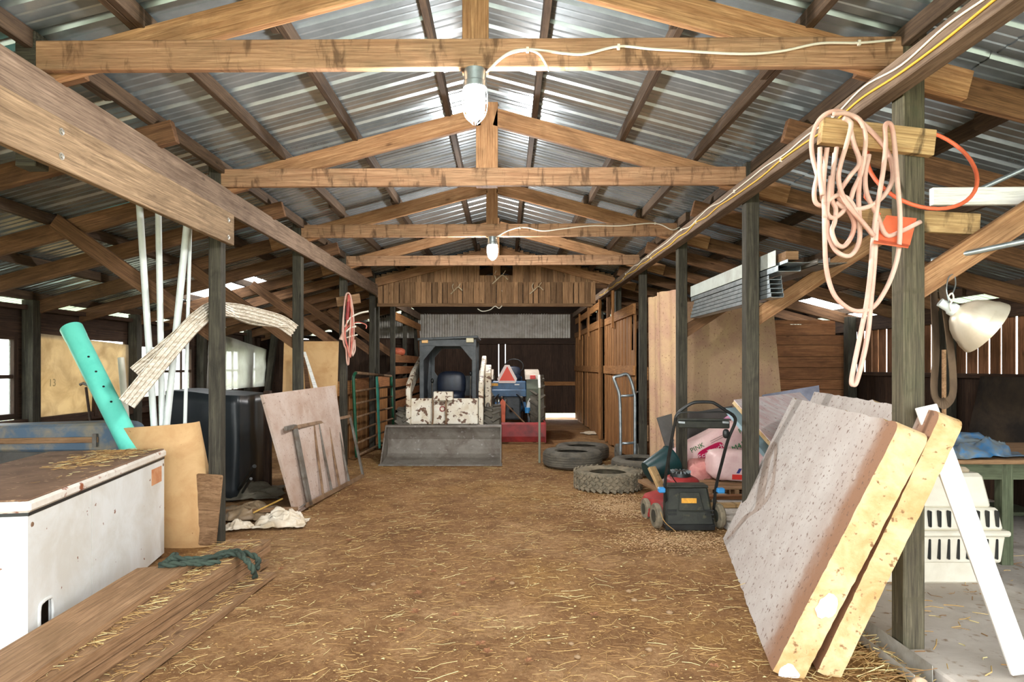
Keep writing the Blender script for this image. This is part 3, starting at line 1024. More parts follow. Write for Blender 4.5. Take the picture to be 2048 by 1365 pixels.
def cable(name, pts, r, mat, lab, n=6, clips=()):
    t = thing(name, pts[0], lab, 'cable')
    obj('wire', g_tube(smooth_pts(pts, n), r, 6), mat, t, smooth='all')
    for p in clips:
        p = V(p)
        obj('clip', g_box(p - V((0.006, 0.006, 0.012)), p + V((0.006, 0.006, 0.012))), M_WCAB, t)
    return t
Dw = TD[0] - 0.012
w1 = [(976, 142), (1000, 118), (1025, 103), (1055, 99), (1085, 101), (1130, 107), (1170, 108), (1237, 93), (1300, 98), (1350, 101), (1480, 108), (1560, 103), (1640, 87), (1720, 86), (1790, 80)]
cable('cable', [at(x, y, Dw) for x, y in w1], 0.006, M_WCAB, 'white cable clipped along the nearest tie beam to the lamp', clips=[at(x, y, Dw) for x, y in ((1055, 100), (1237, 94), (1718, 86))])
cable('cable', [at(x, y, Dw) for x, y in ((972, 146), (1010, 112), (1050, 101), (1075, 106), (1088, 122), (1098, 142))], 0.005, M_WCAB, 'short white cable loop beside the nearest lamp')
D3 = TD[2] - 0.012
cable('cable', [at(x, y, D3) for x, y in ((993, 474), (1020, 460), (1050, 455), (1085, 462), (1125, 458), (1180, 452), (1240, 452), (1310, 447), (1345, 460), (1362, 452))], 0.006, M_WCAB, 'white cable along the third tie beam to the distant lamp', clips=[at(1040, 456, D3), at(1310, 447, D3)])
def gird_pts(zf, y0, y1, n, seed, amp=0.03):
    pts = []
    for k in range(n + 1):
        y = y0 + (y1 - y0) * k / n
        pts.append(V((1.735, y, zf + amp * mn.noise(V((k * 0.9, seed, 0))))))
    return pts
p = gird_pts(2.66, 1.6, 11.5, 34, 2.2)
cable('cable', p, 0.006, M_YCAB, 'yellow cable sagging along the right girder', clips=p[2::6])
p = gird_pts(2.70, 1.6, 9.0, 26, 7.7, 0.035)
cable('cable', p, 0.0055, M_WCAB, 'white cable looping along the right girder', clips=p[1::5])

cable('cable', [at(x, y, 10.58) for x, y in ((955, 618), (965, 623), (980, 620), (990, 613), (998, 617), (1004, 612))], 0.008, M_WCAB, 'short white wire looping under the loft trim board')
# ------------------------------------------------------------------ chest freezer
fn, ff = V((-2.13, 2.79, 0)), V((-2.466, 4.52, 0))
Lf = (ff - fn).length
ux = (ff - fn).normalized()
uy = V((-ux.y, ux.x, 0))             # towards the left
FM = Matrix((ux, uy, V((0, 0, 1)))).transposed().to_4x4()
FM.translation = fn
fz = thing('chest_freezer', (fn + ff) / 2 + uy * 0.35, 'old white chest freezer with a rusty dirt-covered lid', 'freezer')
Hf = 0.77
body = [(0, 0), (Lf, 0), (Lf, 0.74), (0, 0.74)]
# front skin with an access hole: build from strips
h0, h1, z0, z1 = 0.085, 0.20, 0.1, 0.27
sk = [g_box((0, 0, 0.02), (h0, 0.012, 0.70)), g_box((h0, 0, z1), (h1, 0.012, 0.70)), g_box((h0, 0, 0.02), (h1, 0.012, z0)), g_box((h1, 0, 0.02), (0.62, 0.012, 0.70)), g_box((0.626, -0.001, 0.02), (Lf, 0.012, 0.70)),
      g_box((0, 0.012, 0.02), (0.012, 0.74, 0.70)), g_box((Lf - 0.012, 0.012, 0.02), (Lf, 0.74, 0.70)), g_box((0.012, 0.728, 0.02), (Lf - 0.012, 0.74, 0.70)), g_box((0.012, 0.16, 0.02), (Lf - 0.012, 0.728, 0.03))]
obj('body', xf(join(*sk), FM), M_FREEZ, fz)
obj('hole_trim', xf(g_tube(smooth_pts([(h0, -0.004, z0), (h0, -0.004, z1 - 0.02), (h0 + 0.03, -0.004, z1 + 0.003), (h1 - 0.03, -0.004, z1 + 0.003), (h1, -0.004, z1 - 0.02), (h1, -0.004, z0)], 5), 0.008, 6), FM), M_FREEZ, fz, smooth=True)
obj('liner', xf(g_box((0.013, 0.15, 0.03), (0.6, 0.16, 0.69)), FM), M_GALV, fz)
obj('hole_hose', xf(g_tube(smooth_pts([(h0 - 0.0, 0.03, z0 - 0.03), (h0 + 0.04, 0.04, z0 + 0.05), (h0 + 0.08, 0.05, z1 - 0.05), (h1, 0.05, z1 - 0.02)]), 0.009, 6), FM), M_RUSTB, fz, smooth=True)
obj('seam', xf(g_box((0.62, 0.003, 0.02), (0.626, 0.01, 0.70)), FM), M_RUSTY, fz)
obj('lid_rim', xf(g_box((-0.012, -0.014, 0.715), (Lf + 0.012, 0.752, Hf - 0.004)), FM), M_RIM, fz, bevel=0.012)
obj('lid_top', xf(g_box((0.0, -0.002, Hf - 0.004), (Lf, 0.74, Hf + 0.004)), FM), M_RUSTY, fz, bevel=0.004)
obj('gasket', xf(g_box((-0.002, -0.003, 0.70), (Lf + 0.002, 0.742, 0.715)), FM), M_BLACK, fz)
obj('rust_patch', xf(g_box((Lf - 0.25, -0.0035, 0.55), (Lf - 0.06, 0.0, 0.66)), FM), plain('rust_stain', (206, 150, 108), (186, 118, 76), 12, 0.8), fz)
for px_, pz in ((0.035, 0.655), (Lf - 0.02, 0.66)):
    obj('screw', xf(g_lathe([(0, 0.004), (0.01, 0.003), (0.012, 0)], 10, rotm(rx=PI / 2, loc=(px_, 0, pz))), FM), M_RUSTY, fz, smooth=True)

# ------------------------------------------------------------------ planks on the floor
def fplank(pts_far, pts_near, zt, t, mat, lab):
    """pts: (left,right) far corners and near corners as (x,y)"""
    (fl_, fr_), (nl_, nr_) = pts_far, pts_near
    g = g_quad([V((*nl_, zt)), V((*nr_, zt)), V((*fr_, zt)), V((*fl_, zt))], t, 2, 8, lambda u, v: 0.004 * mn.noise(V((u * 2, v * 4, zt * 50))))
    c = (V((*nl_, zt)) + V((*fr_, zt))) / 2
    d = math.atan2(fl_[1] - nl_[1], fl_[0] - nl_[0])
    M = rotm(rz=d, loc=c)
    Mi = M.inverted()
    return obj('plank', ([Mi @ v for v in g[0]], g[1]), mat, M=M, label=lab, cat='plank', group='planks on the floor by the freezer')
fplank(((-1.70, 4.07), (-1.49, 4.07)), ((-1.86, 2.1), (-1.63, 2.1)), 0.03, 0.028, W_PLANK, 'single loose plank lying flat on the dirt beside the stack')
fplank(((-1.92, 4.3), (-1.62, 4.3)), ((-2.1, 1.9), (-1.80, 1.9)), 0.042, 0.036, W_PLANK, 'bottom plank of the floor stack by the freezer')
fplank(((-1.95, 4.25), (-1.64, 4.24)), ((-2.08, 1.9), (-1.775, 1.9)), 0.083, 0.036, W_PLANK, 'third plank down in the floor stack by the freezer')
fplank(((-1.92, 4.34), (-1.625, 4.33)), ((-2.09, 1.9), (-1.80, 1.9)), 0.122, 0.034, W_PLANK, 'second plank down in the floor stack by the freezer')
fplank(((-1.93, 4.37), (-1.635, 4.36)), ((-2.07, 1.9), (-1.78, 1.9)), 0.162, 0.036, W_PLANK, 'long straw-covered plank on top of the floor stack')
fplank(((-2.13, 3.62), (-1.86, 3.72)), ((-2.05, 1.9), (-1.77, 1.9)), 0.2, 0.034, W_PLANK, 'dusty plank lying askew on the stack against the freezer')
# rope
rp = thing('rope', (-1.85, 3.95, 0.17), 'dark green braided rope thrown over the plank stack', 'rope')
def rope(pts, r=0.016):
    P = smooth_pts(pts, 10)
    a, b = [], []
    for i, q in enumerate(P):
        t = (P[min(i + 1, len(P) - 1)] - P[max(i - 1, 0)]).normalized()
        n1 = t.orthogonal().normalized()
        n2 = t.cross(n1)
        ph = i * 0.55
        o = (n1 * math.cos(ph) + n2 * math.sin(ph)) * r * 0.55
        a.append(q + o)
        b.append(q - o)
    return join(g_tube(a, r * 0.75, 7), g_tube(b, r * 0.75, 7))
def fz_(px, py, z):
    return fl(px, py, z)
obj('strand', rope([fz_(322, 1135, 0.2), fz_(345, 1118, 0.235), fz_(385, 1120, 0.22), fz_(430, 1115, 0.19), fz_(470, 1108, 0.19), fz_(492, 1120, 0.19), fz_(505, 1140, 0.13), fz_(510, 1155, 0.06)]), M_ROPE, rp, smooth='all')
obj('strand', rope([fz_(318, 1132, 0.21), fz_(360, 1128, 0.22), fz_(410, 1122, 0.2), fz_(455, 1104, 0.19), fz_(490, 1107, 0.185), fz_(515, 1118, 0.16), fz_(513, 1140, 0.1)]), M_ROPE, rp, smooth='all')
obj('strand', rope([fz_(330, 1128, 0.22), fz_(350, 1110, 0.24), fz_(362, 1122, 0.22), fz_(400, 1128, 0.2), fz_(440, 1124, 0.19)], 0.014), M_ROPE, rp, smooth='all')

# ------------------------------------------------------------------ curled fibre sheet holding pipes
cs = []
NC = 16
topP, botP = [], []
for k in range(NC + 1):
    u = k / NC
    a = -PI * 0.95 + u * PI * 0.98
    topP.append(V((-2.68 + 0.3 * math.cos(a) * (1.0), 4.86 + 0.16 * math.sin(a), 0.885 + 0.035 * math.sin(u * PI * 0.5) + 0.02 * u)))
    botP.append(V((-2.48 + 0.29 * math.cos(a), 4.86 + 0.15 * math.sin(a), -0.005)))
vs, fs = [], []
for r_, s_ in ((1, 0), (0.0, 0.008)):
    for P in (botP, topP):
        cx = V((sum(q.x for q in P) / len(P), 4.86, P[0].z))
        for q in P:
            d = (V((q.x, q.y, 0)) - V((cx.x, cx.y, 0)))
            d = d.normalized() * s_ if d.length else V()
            vs.append(q - d)
n = NC + 1
for k in range(NC):
    fs.append((k, k + 1, n + k + 1, n + k))
    fs.append((2 * n + k, 3 * n + k, 3 * n + k + 1, 2 * n + k + 1))
    fs.append((n + k, n + k + 1, 3 * n + k + 1, 3 * n + k))
    fs.append((k, 2 * n + k, 2 * n + k + 1, k + 1))
fs += [(0, n, 3 * n, 2 * n), (NC, 2 * n + NC, 3 * n + NC, n + NC)]
obj('curled_fibreboard', (vs, fs), M_TAN, smooth=True, label='curled tan fibreboard sheet standing on end behind the freezer', cat='sheet')
# second smaller board
obj('leaning_board', g_quad([fl(392, 1095), fl(432, 1092), at(446, 951, 4.72), at(384, 947, 4.78)], 0.03, 2, 4), W_PLANK, bevel=0.01, label='short wide board leaning on the post behind the freezer', cat='board')

def pipe(name, a, b, r, mat, lab, group=None, holes=None, coll=0.9):
    a, b = V(a), V(b)
    M = frame(a, b)
    L = (b - a).length
    prof = [(r * coll, -L / 2), (r, -L / 2), (r, L / 2), (r * coll, L / 2), (r * coll, -L / 2)]
    Mr = M @ Matrix.Rotation(PI / 2, 4, 'Y')
    return obj(name, g_lathe(prof, 18), mat, smooth=True, M=Mr, label=lab, cat='pipe', group=group)
pipe('pvc_pipe', at(318, 1000, 4.9), at(277, 380, 4.75), 0.024, M_PVC, 'thick white pipe, leftmost of the upright pipes', 'upright white pipes')
pipe('pvc_pipe', at(327, 1000, 4.88), at(316, 380, 4.72), 0.022, M_PVC, 'white pipe with printed line, second of the upright pipes', 'upright white pipes')
pipe('pvc_pipe', at(318, 1000, 4.86), at(381, 380, 4.7), 0.025, M_PVC, 'thick white pipe tilting right, third of the upright pipes', 'upright white pipes')
pipe('pvc_pipe', at(366, 1000, 4.9), at(382, 400, 4.76), 0.0135, M_PVC, 'thin white pipe, rightmost of the upright pipes', 'upright white pipes')
pp = pipe('short_pipe', at(262, 960, 5.2), at(242, 716, 5.3), 0.026, M_BEIGE, 'short off-white pipe behind the teal pipe')
# teal pipe with drilled holes
ta, tb = at(290, 950, 4.72), at(143, 657, 5.05)
tp = thing('drain_pipe', ta, 'wide teal drain pipe with a row of holes leaning behind the freezer', 'pipe')
M = frame(ta, tb)
L = (tb - ta).length
Mr = M @ Matrix.Rotation(PI / 2, 4, 'Y')
obj('tube', g_lathe([(0.073, -L / 2), (0.078, -L / 2), (0.078, L / 2 - 0.11), (0.08, L / 2 - 0.1), (0.082, L / 2), (0.077, L / 2), (0.073, L / 2 - 0.1), (0.073, -L / 2)], 28), M_TEAL, tp, smooth=True, M=Mr)
tdir = (tb - ta).normalized()
for px_, py_ in ((164, 720), (182, 754), (200, 788), (218, 822)):
    d0 = at(px_, py_, 4.9)
    c0 = ta + tdir * (d0 - ta).dot(tdir)
    view = (camo.location - c0)
    nn = (view - tdir * view.dot(tdir)).normalized()
    side = tdir.cross(nn)
    nn2 = (nn * math.cos(0.22) + side * math.sin(0.22)).normalized()
    pc = c0 + nn2 * 0.0785
    Mh = frame(pc, pc + nn2, tdir) @ Matrix.Rotation(PI / 2, 4, 'Y')
    Mh.translation = pc
    obj('drilled_hole', xf(g_lathe([(0.0, 0.0005), (0.009, 0.0), (0.009, -0.004)], 12), Mh), M_BLACK, tp)

# faded blue trough behind the freezer
tr = thing('plastic_trough', at(110, 900, 5.2), 'faded blue upturned trough with a wooden strip behind the freezer', 'trough')
ta_, tb_ = at(-60, 880, 5.25), at(244, 872, 5.05)
poly = []
for px_, py_ in ((-120, 905), (-120, 856), (130, 849), (205, 847), (232, 851), (243, 862), (246, 880), (246, 905)):
    poly.append(at(px_, py_, 5.0))
obj('shell', g_prism(poly, (0, 0.35, 0)), M_BLUEW, tr, bevel=0.02)
plank('strip', at(-120, 885, 4.985), at(196, 880, 4.985), 0.02, 0.045, W_PLANK, tr)
obj('shell_lower', g_prism([at(-120, 905, 5.01), at(246, 905, 5.01), at(246, 1020, 5.01), at(-120, 1020, 5.01)], (0, 0.3, 0)), M_DGPAN, tr)
obj('bracket', g_box(at(184, 895, 4.965), at(196, 868, 4.99)), M_STEEL, tr)

# bent gutters
gt = thing('bent_gutter', at(420, 640, 4.9), 'long bent bleached gutter strip arching past the post', 'gutter', 'bent gutters')
P = smooth_pts([at(254, 808, 4.55), at(300, 752, 4.62), at(350, 692, 4.7), at(393, 645, 4.76), at(427, 623, 4.98), at(470, 622, 5.2), at(525, 634, 5.4), at(562, 645, 5.55), at(588, 662, 5.65)], 5)
def gutter(P, wd, nr):
    g = [g_ribbon(P, wd, 0.006, nr)]
    nv = V(nr).normalized()
    for s in (-1, -0.5, 0, 0.5, 1):
        Q = []
        for i, q in enumerate(P):
            T = (P[min(i + 1, len(P) - 1)] - P[max(i - 1, 0)]).normalized()
            Sd = T.cross(nv).normalized()
            Q.append(q + Sd * s * wd * 0.47 + Sd.cross(T) * 0.008)
        g.append(g_ribbon(Q, 0.012 if abs(s) < 1 else 0.006, 0.022, nr))
    return join(*g)
obj('strip', gutter(P, 0.12, (0.3, -1, 0.15)), M_BONE, gt, smooth=True)
gt = thing('bent_gutter', at(330, 690, 4.7), 'shorter bent bleached gutter strip with a square-cut end', 'gutter', 'bent gutters')
P = smooth_pts([at(270, 745, 4.62), at(320, 703, 4.7), at(365, 664, 4.76), at(398, 632, 4.78), at(436, 614, 5.02), at(500, 640, 5.35), at(575, 648, 5.6)], 5)
obj('strip', gutter(P, 0.085, (0.3, -1, 0.3)), M_BONE, gt, smooth=True)

# small tools at the left wall
hm = thing('long_handled_tool', at(180, 800, 6.6), 'dark long-handled tool leaning on the house-wrap wall', 'tool')
obj('handle', g_tube([at(203, 1008, 6.2), at(172, 776, 6.9)], 0.014, 8), W_DARK, hm)
obj('head', g_tube([at(160, 770, 6.9), at(166, 767, 6.9), at(178, 772, 6.9)], 0.016, 8), M_STEEL, hm)

# ------------------------------------------------------------------ dark covered machine
def drape(u, v):
    return 0.02 * mn.noise(V((u * 6, v * 5, 2)))
dk = thing('covered_machine', at(450, 985, 6.7), 'bulky machine under a black plastic cover beside the post', 'machine')
lo, hi = V((-3.45, 6.35, 0.0)), V((-2.72, 7.2, 1.12))
bm = bmesh.new()
bmesh.ops.create_cube(bm, size=1)
bmesh.ops.subdivide_edges(bm, edges=bm.edges[:], cuts=9, use_grid_fill=True)
vs = []
for v in bm.verts:
    q = V(((v.co.x + 0.5), (v.co.y + 0.5), (v.co.z + 0.5)))
    p = V((lo.x + (hi.x - lo.x) * q.x, lo.y + (hi.y - lo.y) * q.y, lo.z + (hi.z - lo.z) * q.z))
    fold = 0.03 * mn.noise(V((p.x * 7, p.y * 7, p.z * 1.2)))
    sag = -0.06 * (q.x) * q.z + 0.02 * mn.noise(p * 4)
    d = V((q.x - 0.5, q.y - 0.5, 0)) * fold * 3 * (1.2 - q.z)
    vs.append(p + d + V((0, 0, sag * q.z)))
fs = [tuple(v.index for v in f.verts) for f in bm.faces]
bm.verts.ensure_lookup_table()
g = (vs, fs)
bm.free()
obj('cover', g, M_DTARP, dk, smooth='all')
plank('rack_post', (-2.62, 6.9, 0), (-2.62, 6.9, 1.1), 0.07, 0.07, W_DARK, dk, up=(0, 1, 0))
tl = thing('black_tool', fl(480, 985), 'black metal tool with long handles lying by the covered machine', 'tool')
obj('handle', g_tube([fl(470, 990, 0.03), at(509, 933, 5.9)], 0.02, 8), M_BLACK, tl)
obj('handle', g_tube([fl(482, 990, 0.03), at(502, 958, 5.9)], 0.014, 8), M_BLACK, tl)
obj('jaw', g_ball(fl(468, 985, 0.06), 0.07, 10, 6, 0.7, 1.2, 0.8, 0.7), M_BLACK, tl, smooth=True)

def crumple(name, cx, cy, sx, sy, h, seed, mat, lab, cat, rot=0, z=0.0, n=44, p=1.0):
    vs, fs = [], []
    for j in range(n + 1):
        for i in range(n + 1):
            u, v = i / n * 2 - 1, j / n * 2 - 1
            r = max(abs(u), abs(v))
            x, y = u * sx / 2, v * sy / 2
            q = V((u * 2.2, v * 2.2, seed))
            x += 0.12 * sx * mn.noise(q * 1.3 + V((5, 0, 0)))
            y += 0.12 * sy * mn.noise(q * 1.3 + V((0, 7, 0)))
            e = max(0.0, 1 - (u * u + v * v) ** 0.5) ** 0.5 if (u * u + v * v) < 1 else 0
            cr = 1 - min(1, abs(mn.noise(q * 1.1 + V((0, 0, 9)))) * 4)
            c2_ = 1 - min(1, abs(mn.noise(q * 2.0 + V((3, 0, 2)))) * 4)
            zz = h * e * (0.62 + 0.5 * mn.noise(q * 0.9) + 0.3 * cr + 0.14 * c2_) + 0.06 * h * cr + 0.012
            ca, sa = math.cos(rot), math.sin(rot)
            vs.append(V((cx + x * ca - y * sa, cy + x * sa + y * ca, z + zz)))
    for j in range(n):
        for i in range(n):
            k = j * (n + 1) + i
            fs.append((k, k + 1, k + n + 2, k + n + 1))
    o = obj(name, (vs, fs), mat, smooth='all', label=lab, cat=cat)
    md = o.modifiers.new('thick', 'SOLIDIFY')
    md.thickness = 0.004
    return o
c = fl(563, 1050)
crumple('plastic_bag', c.x, c.y, 0.42, 0.3, 0.13, 1.7, M_PLAS, 'crumpled milky white plastic bag at the foot of the grey panel', 'bag', 0.1)
c = fl(500, 1035)
crumple('plastic_sheet', c.x - 0.03, c.y + 0.02, 0.55, 0.4, 0.12, 4.1, M_PLASB, 'dirty brown crumpled plastic sheet behind the white bag', 'sheeting', 0.2)
c = fl(478, 1058)
crumple('plastic_scrap', c.x, c.y, 0.22, 0.16, 0.06, 9.3, M_PLAS, 'small milky plastic scrap at the foot of the dark post', 'sheeting', 0.4)
c = fl(500, 1000)
crumple('old_tarp', c.x - 0.15, c.y + 0.25, 0.8, 0.7, 0.13, 6.6, plain('grey_tarp', (112, 106, 90), (82, 76, 64), 6, 0.7), 'grey-brown tarp heaped below the covered machine', 'tarp', 0.3)
obj('cane', g_tube([fl(507, 1026, 0.08), fl(565, 998, 0.12)], 0.008, 8), plain('bamboo', (206, 164, 84), None, 4, 0.5), label='thin yellow stick lying behind the white plastic bag', cat='stick')
obj('slat_on_floor', g_box((-0.5, -0.03, -0.015), (0.5, 0.03, 0.015)), W_PLANK, M=rotm(rz=0.12, loc=fl(480, 1022, 0.07)), label='thin wooden slat lying on the plastic by the post', cat='slat')

# ------------------------------------------------------------------ grey panel and the steel frame leaning on it
q = [fl(592, 1030), fl(697, 967), at(671, 771, 7.42), at(525, 790, 5.7)]
gp = thing('particle_sheet', (q[0] + q[1]) / 2, 'grey stained sheet panel leaning against the left posts', 'panel')
obj('sheet', g_quad(q, 0.025, 8, 8, lambda u, v: 0.01 * math.sin(u * 3.0) * v), M_GREYB, gp, smooth=True)
nrm = (q[1] - q[0]).cross(q[3] - q[0]).normalized()
if nrm.x < 0:
    nrm = -nrm
sf = thing('steel_rack', fl(670, 985), 'rusty barred steel frame leaning in front of the grey panel', 'frame')
def onp(px, py, off):
    # point where the sight line meets the panel plane pushed out by off
    d = V(((px - 1010) / F, 1, -(py - 733) / F))
    o_ = V((0, 0, EYE))
    t = ((q[0] + nrm * off) - o_).dot(nrm) / d.dot(nrm)
    return o_ + d * t
def bar(p1, p2, wd=0.04, m=None, nm='bar'):
    a, b = onp(*p1, 0.04), onp(*p2, 0.04)
    plank(nm, a, b, wd, 0.022, m or M_RUSTB, sf, up=nrm)
bar((581, 857), (700, 833), 0.035)
bar((612, 1012), (726, 952), 0.045)
bar((700, 833), (726, 952), 0.05, M_STEEL)
bar((589, 850), (620, 1012), 0.085, M_STEEL, 'wide_bar')
bar((636, 844), (664, 985), 0.02, M_STEEL)
bar((672, 837), (699, 968), 0.03, M_STEEL)
bar((627, 846), (647, 995), 0.02, M_RUSTB)
bar((655, 842), (680, 978), 0.02, M_RUSTB)
obj('hinge', g_box(onp(574, 862, 0.06), onp(583, 850, 0.03)), M_STEEL, sf)
obj('hinge', g_box(onp(602, 1016, 0.06), onp(612, 1006, 0.03)), M_STEEL, sf)

# tan sheet behind the third post
obj('tan_sheet', g_quad([at(560, 950, 8.3), at(670, 940, 8.3), at(677, 683, 8.45), at(568, 683, 8.45)], 0.02, 4, 4), M_TAN, label='upright tan fibreboard sheet behind the grey panel', cat='sheet')
obj('white_strip', g_quad([at(628, 780, 8.1), at(636, 780, 8.1), at(611, 704, 8.25), at(606, 704, 8.25)], 0.02), W_WHITE, label='narrow white strip leaning on the tan sheet', cat='strip')
obj('brown_strip', g_quad([at(612, 800, 8.15), at(624, 800, 8.15), at(611, 715, 8.3), at(606, 715, 8.3)], 0.02), W_RAFT, label='narrow brown stick leaning on the tan sheet', cat='stick')

# ------------------------------------------------------------------ cords on the fourth left post
cb = thing('cord_board', at(690, 600, 8.5), 'short horizontal board nailed to the fourth left post', 'board')
plank('board', at(674, 605, 8.53), at(720, 597, 8.53), 0.04, 0.13, W_PLANK, cb)
cd = thing('cord_bundle', at(700, 650, 8.4), 'tangled red and white extension cords hanging on a left post', 'cord')
def crd(pts, r, m, D=8.42, nm='cord'):
    obj(nm, g_tube(smooth_pts([at(x, y, D + 0.02 * mn.noise(V((x, y, 1)))) for x, y in pts], 5), r, 6), m, cd, smooth='all')
crd([(690, 600), (686, 640), (685, 670), (688, 690), (692, 700), (694, 725), (697, 728), (698, 700), (700, 660), (703, 620), (700, 590), (692, 590), (688, 620), (687, 665), (693, 690)], 0.012, M_HOSE)
crd([(697, 590), (694, 640), (690, 670), (696, 700), (700, 715), (703, 690), (704, 650), (703, 620), (698, 592)], 0.014, M_REDC)
crd([(701, 590), (706, 620), (708, 660), (706, 690), (704, 710), (708, 690), (709, 680), (710, 700), (705, 713)], 0.01, M_HOSE)
crd([(690, 655), (697, 640), (707, 632), (722, 626), (737, 623)], 0.013, M_WCAB)
crd([(692, 664), (700, 657), (712, 653)], 0.013, M_WCAB)
crd([(693, 676), (702, 673), (715, 670)], 0.01, M_WCAB)
crd([(692, 660), (700, 650), (715, 645), (728, 648), (733, 652), (732, 658)], 0.008, M_REDC)
obj('red_handle', g_tube([at(697, 604, 8.41), at(694, 640, 8.41)], 0.025, 10), M_RED, cd, smooth=True)
obj('plug', g_tube([at(686, 665, 8.4), at(682, 680, 8.4)], 0.022, 8, rs=[0.012, 0.03]), M_HOSE, cd, smooth=True)

# ------------------------------------------------------------------ green gate
ga, gb = V((-2.16, 9.1, 0)), V((-2.02, 11.35, 0))
gg = thing('tube_gate', ga, 'green and rusty tubular stock gate leaning on the low stall wall', 'gate')
def gp_(u, z):
    q = ga.lerp(gb, u)
    return V((q.x - 0.04 * z, q.y, z))
obj('end_tube', g_tube(smooth_pts([gp_(0, 0.04), gp_(0, 0.6), gp_(0.0, 1.14), gp_(0.02, 1.24), gp_(0.06, 1.275)], 5), 0.024, 8), M_GATE, gg, smooth='all')
obj('top_tube', g_tube([gp_(0.05, 1.275), gp_(1, 1.19)], 0.022, 8), M_RUSTB, gg, smooth='all')
obj('end_tube', g_tube([gp_(1, 0.05), gp_(1, 1.19)], 0.024, 8), M_GATE, gg, smooth='all')
for z in (0.06, 0.24, 0.42, 0.62, 0.82, 1.0):
    obj('rail', g_tube([gp_(0, z), gp_(0.5, z + 0.01), gp_(1, z)], 0.016, 8), M_RUSTB, gg, smooth='all')
a, b = gp_(0.52, 0.02), gp_(0.52, 1.2)
plank('centre_bar', a + V((0.03, 0, 0)), b + V((0.03, 0, 0)), 0.07, 0.012, M_GATET, gg, up=(1, -0.3, 0))

# ------------------------------------------------------------------ tyres
def tire(x, y, R, h, mat, lab, tread=0, z=0.0, tilt=0):
    t = thing('tire', (x, y, z), lab, 'tire', 'old tires lying on the floor')
    M = rotm(rx=tilt, loc=(x, y, z))
    r0 = R * 0.56
    prof = [(r0, h * 0.16), (r0 + 0.02, h * 0.06), (R * 0.8, 0.0), (R * 0.93, h * 0.04), (R, h * 0.16), (R, h * 0.84), (R * 0.93, h * 0.96), (R * 0.8, h), (r0 + 0.02, h * 0.94), (r0, h * 0.84), (r0 + 0.03, h * 0.8), (R * 0.9, h * 0.75), (R * 0.92, h * 0.25), (r0 + 0.03, h * 0.2)]
    obj('carcass', g_lathe(prof, 40, M, True), mat, t, smooth=True)
    g = []
    if tread:
        n = tread
        for row in range(5):
            for k in range(n):
                a = 2 * PI * (k + (row % 2) * 0.5) / n
                zc = h * (0.12 + 0.19 * row)
                bx = g_box((-0.008, -R * PI / n * 0.8, -h * 0.085), (0.012, R * PI / n * 0.8, h * 0.085))
                g.append(xf(bx, M @ rotm(rz=a, loc=(R * math.cos(a), R * math.sin(a), zc)) @ Matrix.Rotation(0.5 if row % 2 else -0.5, 4, 'X')))
        obj('tread', join(*g), mat, t, bevel=0.004, kind='stuff')
    else:
        for zc in (0.3, 0.43, 0.57, 0.7):
            g.append(g_lathe([(R - 0.002, h * zc - 0.012), (R + 0.007, h * zc - 0.009), (R + 0.007, h * zc + 0.009), (R - 0.002, h * zc + 0.012)], 40, M))
        obj('tread', join(*g), mat, t, smooth=True)
tire(1.165, 7.08, 0.375, 0.2, M_RUBD, 'chunky-treaded dusty tire lying nearest beside the mower', 32)
tire(0.925, 8.58, 0.40, 0.23, M_RUB, 'dark tire lying beside the thin grey stake')
tire(1.735, 8.0, 0.365, 0.2, M_RUB, 'dark tire lying between the hand truck and the green bucket')
tire(1.15, 9.32, 0.39, 0.21, M_RUB, 'rearmost dark tire, mostly hidden behind the other tires')

obj('stake', join(g_tube([at(1079, 926, 8.85), at(1079, 776, 8.85)], 0.017, 8)), plain('stake_grey', (128, 130, 112), None, 4, 0.6), label='thin grey stake with white top standing by the tires', cat='stake')
st = bpy.data.objects['stake']
obj('white_tip', g_tube([at(1079, 776, 8.85), at(1078, 750, 8.85)], 0.019, 8), W_WHITE, st)

# ------------------------------------------------------------------ hand truck
ht = thing('hand_truck', (1.75, 8.75, 0), 'galvanised tube hand truck standing against the stall boards', 'hand truck')
def hp(px, py, D=8.6):
    return at(px, py, D)
obj('frame_tube', g_tube(smooth_pts([hp(1241, 915), hp(1241, 850), hp(1239, 793), hp(1232, 770), hp(1228, 756), hp(1240, 752), hp(1254, 749), hp(1262, 762), hp(1268, 785), hp(1270, 800), hp(1270, 860), hp(1270, 915)], 5), 0.022, 8), M_GALV, ht, smooth='all')
obj('cross_tube', g_tube([hp(1239, 793), hp(1270, 791)], 0.018, 8), M_GALV, ht, smooth='all')
obj('cross_tube', g_tube([hp(1241, 888), hp(1270, 886)], 0.018, 8), M_GALV, ht, smooth='all')
obj('hook', g_tube([hp(1268, 787), hp(1276, 784)], 0.01, 6), M_STEEL, ht)
for px_ in (1236, 1275):
    obj('wheel', g_lathe([(0.03, -0.03), (0.1, -0.035), (0.12, -0.02), (0.12, 0.02), (0.1, 0.035), (0.03, 0.03)], 20, rotm(ry=PI / 2, loc=hp(px_, 905, 8.72)), True), M_RUB, ht, smooth=True)
obj('toe_plate', g_box(hp(1236, 926, 8.45), hp(1275, 924, 8.62)), M_GALV, ht)
